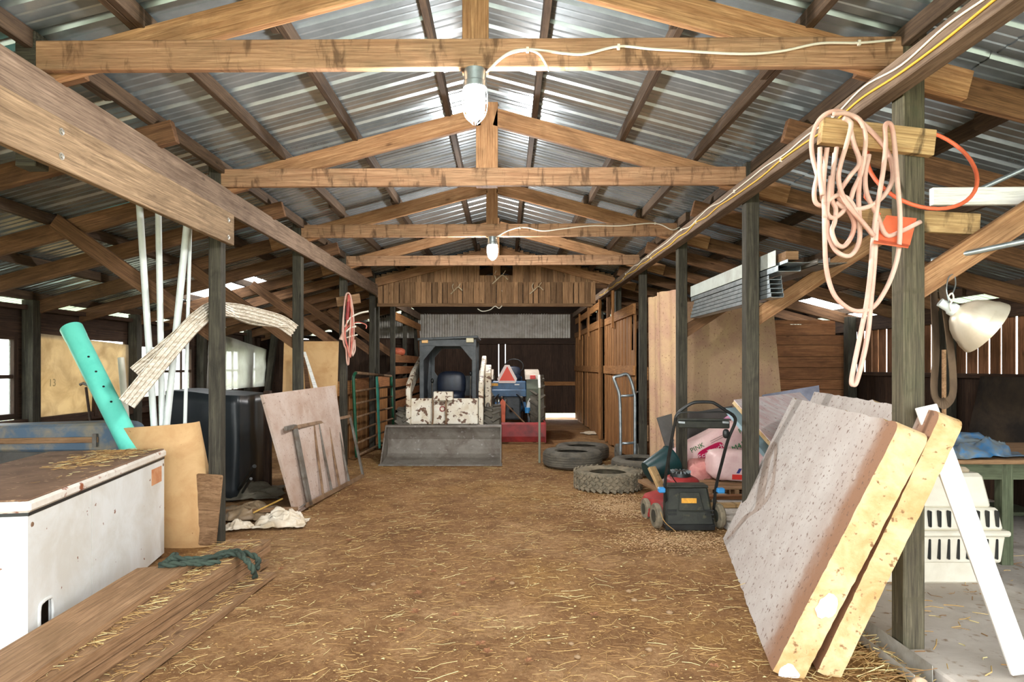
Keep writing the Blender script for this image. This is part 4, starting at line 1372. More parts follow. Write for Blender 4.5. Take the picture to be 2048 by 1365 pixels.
# ------------------------------------------------------------------ two thick slabs leaning on the right post
def slab(name, C0, D0, H, lean, up, th, zb, lab, seed):
    """C0 near bottom corner, D0 far bottom corner (x,y); leaning towards +x"""
    c, d = V((*C0, zb)), V((*D0, zb))
    e = (d - c).normalized()
    n = V((e.y, -e.x, 0))
    w_ = (n * lean + V((0, 0, up))).normalized()
    face_n = e.cross(w_).normalized()
    if face_n.x > 0:
        face_n = -face_n
    L = (d - c).length
    t = thing(name, (c + d) / 2, lab, 'slab', 'thick slabs leaning on the post')
    # face frame: x along e, y up the slab, z out of the visible face
    M = Matrix((e, w_, e.cross(w_))).transposed().to_4x4()
    M.translation = c
    sg = 1 if e.cross(w_).dot(face_n) > 0 else -1
    nx, ny = 30, 18
    def edge(u):
        return 0.010 * mn.noise(V((u * 9, seed, 0))) + 0.006 * mn.noise(V((u * 31, seed, 4)))
    vs, fs = [], []
    # closed rim polygon with rounded top near corner
    rim = []
    N1 = 40
    for i in range(N1):
        rim.append((L * i / N1 * 1.0 , edge(i * 0.1)))
    for i in range(24):
        rim.append((L + edge(50 + i * 0.2), H * i / 24))
    for i in range(N1):
        x = L * (1 - i / N1)
        rim.append((x if x > 0.05 else 0.05, H + edge(90 + i * 0.15)))
    for k in range(5):
        a = k / 4 * PI / 2
        rim.append((0.05 - 0.05 * math.sin(a), H - 0.05 + 0.05 * math.cos(a)))
    for i in range(1, 40):
        rim.append((edge(130 + i * 0.2), (H - 0.05) * (1 - i / 40)))
    cc = (L / 2, H / 2)
    n_ = len(rim)
    front = [V((x, y, 0)) for x, y in rim]
    mid1 = [V((x + (0.006 * mn.noise(V((x * 20, y * 20, seed)))), y, -sg * th * 0.33)) for x, y in rim]
    mid2 = [V((x + (0.008 * mn.noise(V((x * 20, y * 20, seed + 3)))), y, -sg * th * 0.66)) for x, y in rim]
    back = [V((x, y, -sg * th)) for x, y in rim]
    obj('face', (front, [tuple(range(n_))]), M_SLABF, t, M=M)
    vs = front + mid1 + mid2 + back
    fs = []
    for r in range(3):
        for i in range(n_):
            j = (i + 1) % n_
            fs.append((r * n_ + i, r * n_ + j, (r + 1) * n_ + j, (r + 1) * n_ + i))
    fs.append(tuple(3 * n_ + i for i in range(n_)))
    obj('core', ([M @ v for v in vs], fs), M_SLABE, t, smooth=True)
    return t, M, sg, L
C0, D0 = (1.198, 2.80), (1.73, 4.96)
t1, M1, sg1, L1 = slab('stone_slab', C0, D0, 1.235, 0.51, 1.125, 0.125, 0.0, 'front thick speckled slab with cream edge leaning towards the right post', 1.3)
t2, M2, sg2, L2 = slab('stone_slab', (1.398, 2.80), (1.95, 5.02), 1.27, 0.49, 1.17, 0.095, 0.0, 'rear thick slab with cream edge, sandwiched against the right post', 5.1)
# rusty band near the edge, damp ring on the face
def face_pt(x, y):
    px_, py_ = 1420 + x * 0.443, 760 + y * 0.443
    d = V(((px_ - 1010) / F, 1, -(py_ - 733) / F))
    o_ = V((0, 0, EYE))
    nn = M1.to_3x3() @ V((0, 0, 1))
    q_ = M1.inverted() @ (o_ + d * ((M1.translation - o_).dot(nn) / d.dot(nn)))
    return V((q_.x, q_.y, sg1 * 0.0012))
for le, ri in (([(74, 722), (150, 620), (200, 585), (215, 510), (240, 385), (262, 310), (288, 278)], [(82, 724), (168, 628), (234, 578), (250, 510), (266, 400), (284, 325), (300, 284)]),
               ([(236, 560), (268, 500), (284, 420), (290, 330), (292, 290)], [(246, 568), (283, 505), (297, 420), (304, 330), (304, 284)])):
    A = smooth_pts([face_pt(*p_) for p_ in le], 4)
    B = smooth_pts([face_pt(*p_) for p_ in ri], 4)
    n_ = len(A)
    obj('damp_mark', (A + B, [(k, k + 1, n_ + k + 1, n_ + k) for k in range(n_ - 1)]), M_SMEAR, t1, M=M1.copy())
zc_ = -sg1 * 0.075
obj('white_chip', xf(g_ball((-0.004, 0.37, zc_), 0.05, 12, 8, 0.9, 0.16, 1.1, 0.75, fn=lambda q: q * 0.5 * mn.noise(q * 30)), M1), W_WHITE, t1, smooth=True)
obj('white_chip', xf(g_ball((-0.002, 0.03, zc_ * 0.8), 0.05, 12, 8, 0.9, 0.2, 0.9, 0.9, fn=lambda q: q * 0.5 * mn.noise(q * 30 + V((3, 0, 0)))), M1), W_WHITE, t1, smooth=True)

# white board leaning on the post
plank('white_board', (2.155, 2.60, 0.09), (1.905, 2.83, 1.19), 0.088, 0.02, W_WHITE, up=(-0.25, -1, 0.2), label='white painted board leaning against the nearest right post', cat='board')
# steel channel along the slab edge
ch = thing('steel_channel', (1.82, 3.0, 0), 'galvanised steel channel lying along the concrete edge', 'channel')
ca, cb2 = V((1.80, 2.70, 0.03)), V((1.79, 4.3, 0.03))
obj('channel', join(g_box((1.755, 2.68, 0.0), (1.835, 4.3, 0.004)), g_box((1.755, 2.68, 0.0), (1.758, 4.3, 0.045)), g_box((1.832, 2.68, 0.0), (1.835, 4.3, 0.085))), plain('dusty_zinc', (186, 184, 176), (158, 152, 140), 9, 0.5, 0.25), ch)
for x, y, r, sl in ((1.77, 2.66, 0.03, 'larger'), (1.7, 2.62, 0.02, 'smaller')):
    obj('stone', g_ball((x, y, 0.02), r, 10, 7, 1, 1.2, 0.9, 0.8, fn=lambda q: q * 0.25 * mn.noise(q * 40)), plain('pale_stone', (206, 180, 150), (180, 150, 120), 6, 0.8), label='%s pale stone lying at the end of the steel channel' % sl, cat='stone', group='stones by the channel', smooth='all')

# ------------------------------------------------------------------ dog crate
dc = thing('pet_crate', (2.62, 4.0, 0.055), 'beige plastic pet crate with slotted sides under the green table', 'pet crate')
def crate_shell(prof, y0, y1):
    pass
def tub(z0, z1, w0, w1, d0, d1, cx=2.6, cy=3.93):
    d0, d1 = d0 - 0.24, d1 - 0.24
    a = [(cx - w0 / 2, cy - d0 / 2, z0), (cx + w0 / 2, cy - d0 / 2, z0), (cx + w0 / 2, cy + d0 / 2, z0), (cx - w0 / 2, cy + d0 / 2, z0)]
    b = [(cx - w1 / 2, cy - d1 / 2, z1), (cx + w1 / 2, cy - d1 / 2, z1), (cx + w1 / 2, cy + d1 / 2, z1), (cx - w1 / 2, cy + d1 / 2, z1)]
    return [V(p) for p in a + b], [(0, 3, 2, 1), (4, 5, 6, 7), (0, 1, 5, 4), (1, 2, 6, 5), (2, 3, 7, 6), (3, 0, 4, 7)]
zc = 0.055
obj('tub', tub(zc, zc + 0.3, 0.70, 0.78, 0.55, 0.60), M_BEIGE, dc, bevel=0.012)
obj('flange', tub(zc + 0.295, zc + 0.33, 0.84, 0.84, 0.66, 0.66), M_BEIGE, dc, bevel=0.01)
obj('slot_band', tub(zc + 0.13, zc + 0.295, 0.77, 0.80, 0.59, 0.62), M_BEIGE, dc, bevel=0.01)
obj('hood', tub(zc + 0.33, zc + 0.46, 0.78, 0.74, 0.62, 0.58), M_BEIGE, dc, bevel=0.012)
obj('hood_top', tub(zc + 0.45, zc + 0.66, 0.70, 0.64, 0.55, 0.48), M_BEIGE, dc, bevel=0.02)
obj('lid_plate', tub(zc + 0.655, zc + 0.69, 0.56, 0.54, 0.40, 0.38), plain('dusty_beige', (178, 162, 138), None, 4, 0.8), dc, bevel=0.015)
for row, (za, zb_, yy) in enumerate(((0.34, 0.45, 3.728), (0.145, 0.28, 3.735))):
    for k in range(13):
        x = 2.6 - 0.345 + k * 0.0575
        dy = 0.02 * (0.5 if row == 0 else -0.5)
        obj('slot', g_box((x - 0.006, yy - 0.002, zc + za + 0.012), (x + 0.006, yy + 0.03, zc + zb_)), M_BLACK, dc, bevel=0.004)

# ------------------------------------------------------------------ green table, blue tarp
tb = thing('work_table', (3.3, 4.6, 0.055), 'old green-painted wooden table in the right aisle', 'table')
tx0, tx1, ty0, ty1, tz = 2.88, 4.4, 4.12, 5.0, 0.76
obj('tabletop', g_box((tx0 - 0.05, ty0 - 0.05, tz - 0.03), (tx1, ty1, tz)), W_PLANK, tb, bevel=0.004)
for x, y in ((3.32, ty0), (tx1 - 0.06, ty0), (3.0, ty1 - 0.08), (tx1 - 0.06, ty1 - 0.08)):
        plank('leg', (x, y + 0.04, 0.05), (x, y + 0.04, tz - 0.03), 0.075, 0.07, W_GREEN, tb, up=(0, 1, 0))
plank('apron', (tx0, ty0 + 0.02, tz - 0.085), (tx1, ty0 + 0.02, tz - 0.085), 0.025, 0.11, W_GREEN, tb)
plank('apron', (tx0, ty1 - 0.05, tz - 0.085), (tx1, ty1 - 0.05, tz - 0.085), 0.025, 0.11, W_GREEN, tb)
plank('apron', (tx0, ty0 + 0.02, tz - 0.085), (tx0, ty1 - 0.05, tz - 0.085), 0.025, 0.11, W_GREEN, tb)
o = crumple('blue_tarp', 3.12, 4.42, 0.78, 0.66, 0.16, 3.3, M_TARPB, 'crumpled dusty blue tarp folded on the green table', 'tarp', 0.1, tz + 0.0, 44)
# clutter below / behind table
bx = thing('low_shelf', (4.1, 5.6, 0.05), 'low dark shelf board with clutter behind the green table', 'shelf')
obj('board', g_box((3.4, 5.3, 0.42), (4.7, 5.7, 0.45)), W_DARK, bx)
obj('board', g_box((3.4, 5.3, 0.10), (4.7, 5.7, 0.13)), W_GREEN, bx)
for x in (3.45, 4.6):
    plank('leg', (x, 5.5, 0.05), (x, 5.5, 0.43), 0.05, 0.3, W_DARK, bx, up=(0, 1, 0))
obj('wall_blanket', g_quad([(4.6, 3.6, 0.3), (4.6, 6.2, 0.45), (4.72, 6.2, 1.27), (4.72, 3.6, 1.26)], 0.01, 24, 12, lambda u, v: 0.05 * math.sin(u * 9 + v * 4) * (1 - v)), M_BLANK, smooth='all', label='dark brown blanket hung on the right aisle wall', cat='blanket')

# ------------------------------------------------------------------ things on the nearest right post
PF = TD[0] - 0.002
hb = thing('hose_board', at(1755, 277, PF - 0.02), 'short weathered board nailed across the nearest right post, holding the hose', 'board')
plank('board', at(1640, 262, PF - 0.022), at(1866, 288, PF - 0.022), 0.04, 0.118, W_BLOCK, hb, bevel=0.003)
plank('cross_block', at(1708, 436, PF + 0.11), at(1956, 450, PF + 0.11), 0.035, 0.1, W_BLOCK, label='knotty short board on the back of the nearest right post', cat='board')
plank('white_painted_board', at(1862, 394, PF + 0.16), at(2120, 392, PF + 0.16), 0.03, 0.085, W_WHITE, label='white painted board running right from the nearest right post', cat='board')
for a, b, lab in ((at(1862, 522, PF + 0.12), at(2120, 468, PF - 0.15), 'grey conduit pipe rising right below the white painted board'), (at(1940, 388, PF + 0.5), at(2140, 296, PF + 0.3), 'grey conduit pipe above the white painted board')):
    pipe('conduit', a, b, 0.013, M_GALV, lab)
# basketball hoop
hoop = thing('basketball_hoop', at(1835, 345, PF + 0.2), 'orange basketball rim with bracket hung on the nearest right post', 'hoop')
hc = at(1832, 340, PF + 0.1)
hr = 0.25
ring = []
for k in range(40):
    a = 2 * PI * k / 40
    ring.append(hc + V((hr * math.cos(a), 0.11 * math.sin(a) - 0.04, 0.225 * math.sin(a))))
obj('rim', g_tube(ring, 0.009, 8, True), M_ORANGE, hoop, smooth='all')
bq = [at(1772, 432, PF - 0.03), at(1832, 438, PF - 0.03), at(1818, 492, PF - 0.06), at(1748, 480, PF - 0.06)]
obj('bracket', g_quad(bq, 0.006), M_ORANGE, hoop)
obj('bracket_lip', g_quad([at(1748, 480, PF - 0.06), at(1818, 492, PF - 0.06), at(1816, 497, PF - 0.12), at(1746, 487, PF - 0.12)], 0.006), M_ORANGE, hoop)
obj('brace_rod', g_tube([at(1735, 312, PF - 0.01), at(1730, 395, PF + 0.0), at(1760, 430, PF - 0.03)], 0.006, 6), M_ORANGE, hoop)
# hose
def z3(pts, D=2.79):
    return [at(1540 + x * 0.381, 200 + y * 0.381, D + 0.035 * mn.noise(V((x * 0.006, y * 0.006, D * 40)))) for x, y in pts]
HR = 0.0105
loops = [
    [(275, 530), (268, 460), (245, 380), (222, 290), (220, 200), (255, 110), (320, 62), (390, 66), (470, 110), (550, 185), (615, 270), (642, 350), (640, 430), (600, 500), (540, 550), (470, 572), (400, 570), (345, 540)],
    [(330, 75), (400, 72), (470, 105), (500, 180), (498, 270), (480, 380), (440, 470), (420, 530), (380, 590), (330, 620), (300, 590), (310, 500), (330, 400), (340, 280)],
    [(285, 540), (287, 700), (295, 880), (330, 1010), (390, 1080), (460, 1110), (540, 1090), (600, 1010), (645, 910), (675, 790), (683, 620), (668, 420), (655, 250), (640, 145), (620, 122), (604, 145), (606, 260), (590, 400), (560, 580), (540, 740), (528, 900), (505, 1080), (475, 1230), (440, 1400), (428, 1480), (437, 1496), (455, 1480), (490, 1350), (515, 1220), (530, 1060), (548, 860), (560, 640)],
    [(385, 95), (415, 110), (425, 140), (400, 240), (370, 340), (360, 420), (385, 510), (440, 590), (500, 660), (545, 715)],
    [(268, 300), (248, 400), (232, 480), (240, 540), (280, 555), (320, 520), (365, 500), (420, 530), (455, 600), (472, 690), (460, 770), (415, 820), (355, 800), (318, 740), (300, 650), (302, 540), (320, 400)],
    [(350, 250), (330, 400), (325, 520), (345, 570), (340, 640), (325, 690), (350, 755), (390, 768), (430, 710), (440, 640), (400, 560), (360, 500), (420, 400), (470, 330), (440, 230), (420, 150)],
    [(300, 250), (285, 380), (280, 500), (290, 620)],
    [(262, 250), (262, 380), (275, 500)],
    [(520, 290), (500, 400), (510, 500), (560, 600), (610, 710), (690, 690), (790, 640)],
    [(480, 300), (470, 420), (465, 520), (470, 620)],
]
hs = thing('garden_hose', at(1710, 770, 2.8), 'tangled faded pink hose hung in loops on the nearest right post', 'hose')
for i, lp in enumerate(loops):
    obj('loop', g_tube(smooth_pts(z3(lp, 2.835 - 0.016 * (i % 4)), 5), HR, 8), M_HOSE, hs, smooth='all')

# strap and work lamp
stp = thing('strap', at(1885, 800, 3.0), 'wide brown strap looped down beside the nearest right post', 'strap')
P = smooth_pts([at(1872, 525, 3.02), at(1888, 600, 3.0), at(1899, 680, 2.98), at(1906, 750, 2.97), at(1905, 790, 2.97), at(1892, 806, 2.98), at(1874, 800, 3.0), at(1868, 775, 3.02), at(1872, 700, 3.06), at(1868, 600, 3.08), at(1868, 530, 3.08)], 5)
obj('webbing', g_ribbon(P, 0.06, 0.004, (0.55, -1, 0)), M_STRAP, stp, smooth=True)
pipe('thin_rod', at(1888, 700, 3.15), at(1888, 850, 3.15), 0.01, W_PLANK, 'thin stick hanging behind the brown strap')
wl_ = thing('work_lamp', at(1925, 640, 2.95), 'dome clamp lamp hanging from a wire hook on the right', 'lamp')
lc = at(1910, 622, 2.92)
ax = V((0.78, -0.22, -0.55)).normalized()
Ml = frame(lc, lc + ax) @ Matrix.Rotation(PI / 2, 4, 'Y')
Ml.translation = lc
pf = [(0.0, 0.0), (0.03, 0.0), (0.055, 0.014), (0.085, 0.04), (0.108, 0.075), (0.122, 0.115), (0.13, 0.15), (0.134, 0.152), (0.126, 0.118), (0.104, 0.08), (0.08, 0.046), (0.05, 0.02), (0.0, 0.012)]
obj('shade', g_lathe(pf, 32), M_REFL, wl_, smooth=True, M=Ml)
obj('socket', g_lathe([(0, -0.075), (0.02, -0.075), (0.022, -0.03), (0.03, -0.02), (0.03, 0.003), (0, 0.003)], 18), M_PVC, wl_, smooth=True, M=Ml)
obj('bulb', g_lathe([(0.0, 0.01), (0.014, 0.02), (0.03, 0.06), (0.028, 0.085), (0.012, 0.1), (0, 0.102)], 16), M_PVC, wl_, smooth='all', M=Ml)
obj('hook', g_tube(smooth_pts([at(1898, 606, 2.9), at(1893, 580, 2.9), at(1897, 556, 2.92), at(1908, 550, 2.94), at(1911, 570, 2.92), at(1904, 590, 2.9)], 5), 0.003, 6), M_GALV, wl_, smooth='all')
obj('wire_loop', g_tube(smooth_pts([at(1903, 604, 2.9), at(1897, 594, 2.9), at(1904, 587, 2.9), at(1907, 598, 2.9), at(1900, 610, 2.9), at(1903, 622, 2.9)], 4), 0.004, 6), M_WCAB, wl_, smooth='all')
obj('hook', g_tube(smooth_pts([at(1908, 551, 2.94), at(1898, 535, 2.95), at(1905, 526, 2.96), at(1918, 530, 2.96)], 4), 0.003, 6), M_GALV, wl_, smooth='all')

# ------------------------------------------------------------------ steel stud bundle on the braces
def cstud(x0, x1, z0, z1, y0, y1, open_, t=0.0025):
    g = [g_box((x0, y0, z0), (x0 + t, y1, z1)), g_box((x1 - t, y0, z0), (x1, y1, z1)), g_box((x0, y0, z0), (x1, y1, z0 + t))]
    if open_ == 'h':
        pass
    return join(*g)
y0s, y1s = 4.62, 6.62
for k in range(5):
    z0 = 1.88 + k * 0.034
    obj('steel_stud', cstud(1.965, 2.06, z0, z0 + 0.032, y0s + 0.01 * k, y1s - 0.03 * k, 'h'), M_GALV, label='galvanised steel stud, %s of the lower stack on the braces' % ['bottom one', 'second up', 'middle one', 'fourth up', 'top one'][k], cat='stud', group='steel studs on the braces')
z0 = 1.88 + 5 * 0.034
obj('steel_stud', cstud(1.965, 2.13, z0 + 0.004, z0 + 0.045, 4.5, 6.6, 'h'), M_GALV, label='wide galvanised steel stud lying on the lower stack', cat='stud', group='steel studs on the braces')
obj('steel_stud', cstud(1.99, 2.25, z0 + 0.05, z0 + 0.075, 4.4, 6.6, 'h'), M_GALV, label='very wide galvanised channel near the top of the bundle', cat='stud', group='steel studs on the braces')
obj('white_gutter_length', join(g_box((1.968, 4.55, z0 + 0.05), (1.972, 6.63, z0 + 0.165)), g_box((1.968, 4.55, z0 + 0.05), (2.06, 6.63, z0 + 0.054))), plain('pale_metal', (206, 214, 206), (186, 190, 182), 6, 0.4, 0.3), label='pale metal gutter length on top of the steel stud bundle', cat='gutter')
obj('timber_length', g_box((2.0, 4.45, z0 + 0.08), (2.09, 6.5, z0 + 0.14)), W_PLANK, label='wood length lying inside the top gutter of the bundle', cat='timber')
for k in range(3):
    a = 2.15 + 0.12 * k
    obj('scrap_channel', join(g_box((a, 4.3 + 0.15 * k, z0 + 0.02 + 0.03 * k), (a + 0.13, 7.0, z0 + 0.024 + 0.03 * k)), g_box((a, 4.3 + 0.15 * k, z0 + 0.02 + 0.03 * k), (a + 0.004, 7.0, z0 + 0.06 + 0.03 * k))), M_STEEL, label='dull metal channel scrap beside the stud bundle, %s' % ['nearest the post', 'in the middle', 'farthest right'][k], cat='channel', group='scrap channels')

# ------------------------------------------------------------------ big hardboard sheets behind the posts
def hsheet(px0, px1, D0_, D1_, pytop, lab, mat=M_PANEL, pxb=0, th=0.02, curve=0.0):
    a, b = at(px0, 733, D0_), at(px1 + pxb, 733, D1_)
    zt = EYE - (pytop - 733) * (D0_ + D1_) / 2 / F
    c_ = at(px1, 733, D1_)
    q_ = [V((a.x, a.y, 0)), V((b.x, b.y, 0)), V((c_.x, c_.y + 0.1, zt)), V((a.x, a.y + 0.1, zt))]
    return obj('hardboard_sheet', g_quad(q_, th, 14, 6, lambda u, v: curve * math.sin(u * PI * 3)), mat, smooth=True, label=lab, cat='sheet', group='hardboard sheets on the right')
hsheet(1376, 1553, 7.6, 7.8, 604, 'widest speckled hardboard sheet behind the metal studs', pxb=24, curve=0.012)
hsheet(1323, 1358, 7.5, 7.25, 580, 'curved tall hardboard sheet left of the post behind the mower', curve=0.015)
hsheet(1300, 1321, 7.9, 7.7, 592, 'narrow tall hardboard sheet beside the stall corner', curve=0.01)
hsheet(1318, 1336, 7.62, 7.55, 583, 'thin hardboard edge between the two tall sheets', curve=0.01)

# ------------------------------------------------------------------ lumber, insulation and foam heap
lm = thing('pallet', (2.4, 6.7, 0.055), 'low wooden pallet under the pink insulation bags', 'pallet')
for k in range(7):
    plank('deck_board', (1.99, 6.2 + k * 0.16, 0.165), (2.57, 6.2 + k * 0.16, 0.165), 0.11, 0.02, W_PLANK, lm)
for x in (2.02, 2.28, 2.54):
    plank('stringer', (x, 6.14, 0.115), (x, 7.22, 0.115), 0.045, 0.08, W_PLANK, lm)
for k in range(4):
    plank('base_board', (1.99, 6.2 + k * 0.32, 0.066), (2.57, 6.2 + k * 0.32, 0.066), 0.1, 0.02, W_PLANK, lm)
lb = (('reddish lumber length lying in front of the pallet', (1.7, 5.95, 0.12), (2.6, 6.0, 0.12), W_CROSS), ('pale lumber length lying in front of the pallet', (1.65, 5.8, 0.075), (2.5, 5.84, 0.075), W_BLOCK), ('short lumber piece beside the green bucket', at(1283, 962, 6.75), at(1330, 985, 6.3), W_PLANK), ('tilted lumber piece across the green bucket', at(1303, 935, 6.3), at(1330, 992, 6.15), W_BLOCK))
for lab, a, b, m in lb:
    plank('lumber', a, b, 0.09, 0.035, m, label=lab, cat='lumber', group='lumber scraps')

def pillow(name, c, size, R, mat, lab, cat, seed, p=0.55, th=None):
    M = Matrix.Translation(c) @ R
    t = thing(name, c - V((0, 0, size[2] / 2)), lab, cat)
    g = g_ball((0, 0, 0), 1.0, 30, 18, p, size[0] / 2, size[1] / 2, size[2] / 2, fn=lambda q: q.normalized() * 0.025 * mn.noise(q * 7 + V((seed, 0, 0))) + q.normalized() * 0.012 * mn.noise(q * 18 + V((seed, 0, 0))))
    obj('wrapper', g, mat, t, smooth='all', M=M)
    return t, M
c1 = at(1420, 902, 7.15)
Rb = Matrix.Rotation(math.radians(-27), 4, 'Y') @ Matrix.Rotation(0.0, 4, 'Z')
b1, MB1 = pillow('insulation_bag', c1, (1.16, 0.42, 0.42), Rb, M_PINK, 'long pink printed insulation bag leaning up to the right', 'bag', 2.0)
def face_text(s, size, mat, x, z, MBx, t, yoff):
    Mt = MBx @ Matrix.Translation(V((x, yoff, z))) @ Matrix.Rotation(PI / 2, 4, 'X')
    textmesh('printed_text', s, size, mat, Mt, t)
def face_patch(x0, x1, z0, z1, mat, MBx, t, yoff, nm='printed_patch', rnd=0.0):
    n_ = 16
    if rnd:
        pts = [V(((x0 + x1) / 2 + (x1 - x0) / 2 * math.copysign(abs(math.cos(2 * PI * k / 20)) ** 0.6, math.cos(2 * PI * k / 20)), yoff, (z0 + z1) / 2 + (z1 - z0) / 2 * math.copysign(abs(math.sin(2 * PI * k / 20)) ** 0.6, math.sin(2 * PI * k / 20)))) for k in range(20)]
        g = g_prism(pts, (0, 0.002, 0))
    else:
        g = g_box((x0, yoff, z0), (x1, yoff + 0.002, z1))
    obj(nm, xf(g, MBx), mat, t)
YF = -0.226
face_patch(-0.20, 0.11, -0.005, 0.11, M_MAG, MB1, b1, YF, rnd=1)
face_text('EcoTouch', 0.075, W_WHITE, -0.045, 0.05, MB1, b1, YF - 0.003)
face_text('PINK', 0.075, M_GRN, -0.16, 0.15, MB1, b1, YF + 0.012)
face_text('M410', 0.085, M_GRN, 0.27, -0.04, MB1, b1, YF - 0.002)
face_text('R-13', 0.075, M_GRN, 0.40, 0.10, MB1, b1, YF + 0.004)
for k in range(4):
    face_patch(-0.24, 0.06 - 0.03 * k, -0.045 - k * 0.026, -0.04 - k * 0.026, M_GRYP, MB1, b1, YF, 'printed_line')
for k in range(2):
    face_patch(0.0, 0.2, 0.125 + k * 0.022, 0.13 + k * 0.022, M_GRYP, MB1, b1, YF + 0.008, 'printed_line')
face_patch(-0.47, -0.42, -0.12, 0.06, M_GRN, MB1, b1, YF + 0.02, 'printed_stripe')
face_patch(-0.47, -0.32, 0.09, 0.115, M_MAG, MB1, b1, YF + 0.01, 'printed_stripe')
c2 = at(1476, 934, 6.55)
b2, MB2 = pillow('insulation_bag', V((c2.x, c2.y, 0.335)), (0.62, 0.34, 0.31), Matrix.Rotation(0.05, 4, 'Y'), M_PINK, 'short pink bag with navy stripes lying on the pallet', 'bag', 7.0, 0.4)
for k in range(7):
    x = -0.08 + k * 0.055
    obj('navy_stripe', xf(g_prism([(x, -0.178, -0.062), (x + 0.03, -0.178, -0.062), (x + 0.055, -0.178, -0.012), (x + 0.025, -0.178, -0.012)], (0, 0.002, 0)), MB2), M_NAVP, b2)
face_patch(-0.12, -0.02, -0.125, -0.075, M_REDP, MB2, b2, -0.176)
b3, MB3 = pillow('pink_wool_clump', at(1398, 945, 6.75), (0.3, 0.26, 0.3), Matrix.Identity(4), M_PINKW, 'loose clump of pink fibre insulation between the bags', 'insulation', 4.0, 0.9)
b4, MB4 = pillow('insulation_bag', at(1480, 868, 7.47), (0.6, 0.2, 0.55), Matrix.Rotation(-0.5, 4, 'Y'), plain('purple_bag', (222, 176, 190), (202, 130, 170), 3, 0.35), 'pinkish purple insulation bag wedged behind the dark post', 'bag', 5.0, 0.6)
face_patch(-0.06, 0.06, 0.08, 0.16, M_MAG, MB4, b4, -0.108)
obj('dark_board', g_quad([at(1335, 905, 7.3), at(1365, 905, 7.3), at(1365, 822, 7.38), at(1314, 836, 7.38)], 0.03), M_DGPAN, label='dark grey panel corner standing behind the mower', cat='panel')
obj('dark_backboard', g_quad([at(1372, 880, 7.42), at(1470, 880, 7.42), at(1465, 812, 7.44), at(1372, 828, 7.44)], 0.02), M_DGPAN, label='dark grey board lying behind the pink bags', cat='panel')
# foam boards
fb = thing('foam_board', at(1530, 850, 5.6), 'torn white foam board with a yellow edge beside the post', 'board')
qf = [at(1468, 800, 5.35), at(1560, 905, 4.95), at(1700, 880, 5.5), at(1600, 785, 6.1)]
obj('face', g_quad(qf, 0.006, 6, 6), M_FOAMW, fb)
dn = V((0, 0, -1))
obj('foam', g_quad([p_ + V((0.004, 0, -0.007)) for p_ in qf], 0.035, 4, 4), M_SLABE, fb)
fb2 = obj('foam_board_blue', g_quad([p_ + V((-0.06, 0.02, -0.075)) for p_ in qf], 0.03, 4, 4), M_FOAMB, label='pale blue foam board under the torn white one', cat='board')
obj('foil_board', g_quad([at(1530, 996, 6.22), at(1655, 1000, 6.12), at(1638, 771, 6.6), at(1525, 790, 6.75)], 0.04), M_FOAMG, label='grey-blue foil-faced board behind the front slab', cat='board')
# green bucket on its side
bd = (at(1338, 925, 6.15) - at(1290, 945, 6.0)).normalized()
Mb = frame(at(1290, 942, 6.1), at(1290, 942, 6.1) + V((0.85, 0.2, 0.42))) @ Matrix.Rotation(PI / 2, 4, 'Y')
Mb.translation = at(1296, 946, 6.5)
obj('green_bucket', g_lathe([(0, 0.0), (0.115, 0.0), (0.12, 0.01), (0.15, 0.3), (0.157, 0.3), (0.157, 0.315), (0.145, 0.315), (0.112, 0.015), (0, 0.012)], 28), M_BUCKG, smooth=True, M=Mb, label='dark green plastic bucket tipped on its side by the tires', cat='bucket')

# ------------------------------------------------------------------ lawn mower, seen from behind
mw = thing('lawn_mower', fl(1380, 1050), 'dusty push mower with black grass bag and red engine cover', 'lawn mower')
mo = fl(1378, 1058)          # rear bottom centre
def m_(px, py, D):
    return at(px, py, D)
DB = 5.2
bagp = [m_(1333, 973, 5.32), m_(1416, 973, 5.32), m_(1432, 1056, 5.18), m_(1331, 1056, 5.18)]
obj('grass_bag', join(g_quad(bagp, -0.0, 1, 1) if False else g_prism(bagp, (0, 0.12, 0.0))), M_BLACKD, mw, bevel=0.02)
obj('bag_panel', g_prism([m_(1359, 985, 5.285), m_(1398, 985, 5.285), m_(1408, 1022, 5.22), m_(1357, 1022, 5.22)], (0, -0.012, -0.0)), M_BLACKD, mw, bevel=0.004)
obj('bag_lid', g_prism([m_(1332, 977, 5.3), m_(1418, 977, 5.3), m_(1416, 971, 5.3), m_(1334, 971, 5.3)], (0, 0.13, 0.0)), M_BLACKD, mw, bevel=0.006)
obj('bag_foot', g_prism([m_(1330, 1050, 5.17), m_(1432, 1050, 5.17), m_(1430, 1062, 5.17), m_(1332, 1062, 5.17)], (0, 0.2, 0)), M_BLACK, mw, bevel=0.006)
obj('sticker', g_prism([m_(1363, 997, 5.245), m_(1393, 997, 5.245), m_(1393, 1007, 5.235), m_(1363, 1007, 5.235)], (0, -0.003, 0)), M_YLAB, mw)
for k in range(4):
    for sx in (0, 1):
        x0_, x1_ = ((1335, 1353) if sx == 0 else (1410, 1427))
        obj('rib', g_prism([m_(x0_, 1020 + k * 8, 5.225), m_(x1_, 1020 + k * 8, 5.225), m_(x1_, 1023 + k * 8, 5.22), m_(x0_, 1023 + k * 8, 5.22)], (0, -0.008, 0)), M_BLACK, mw)
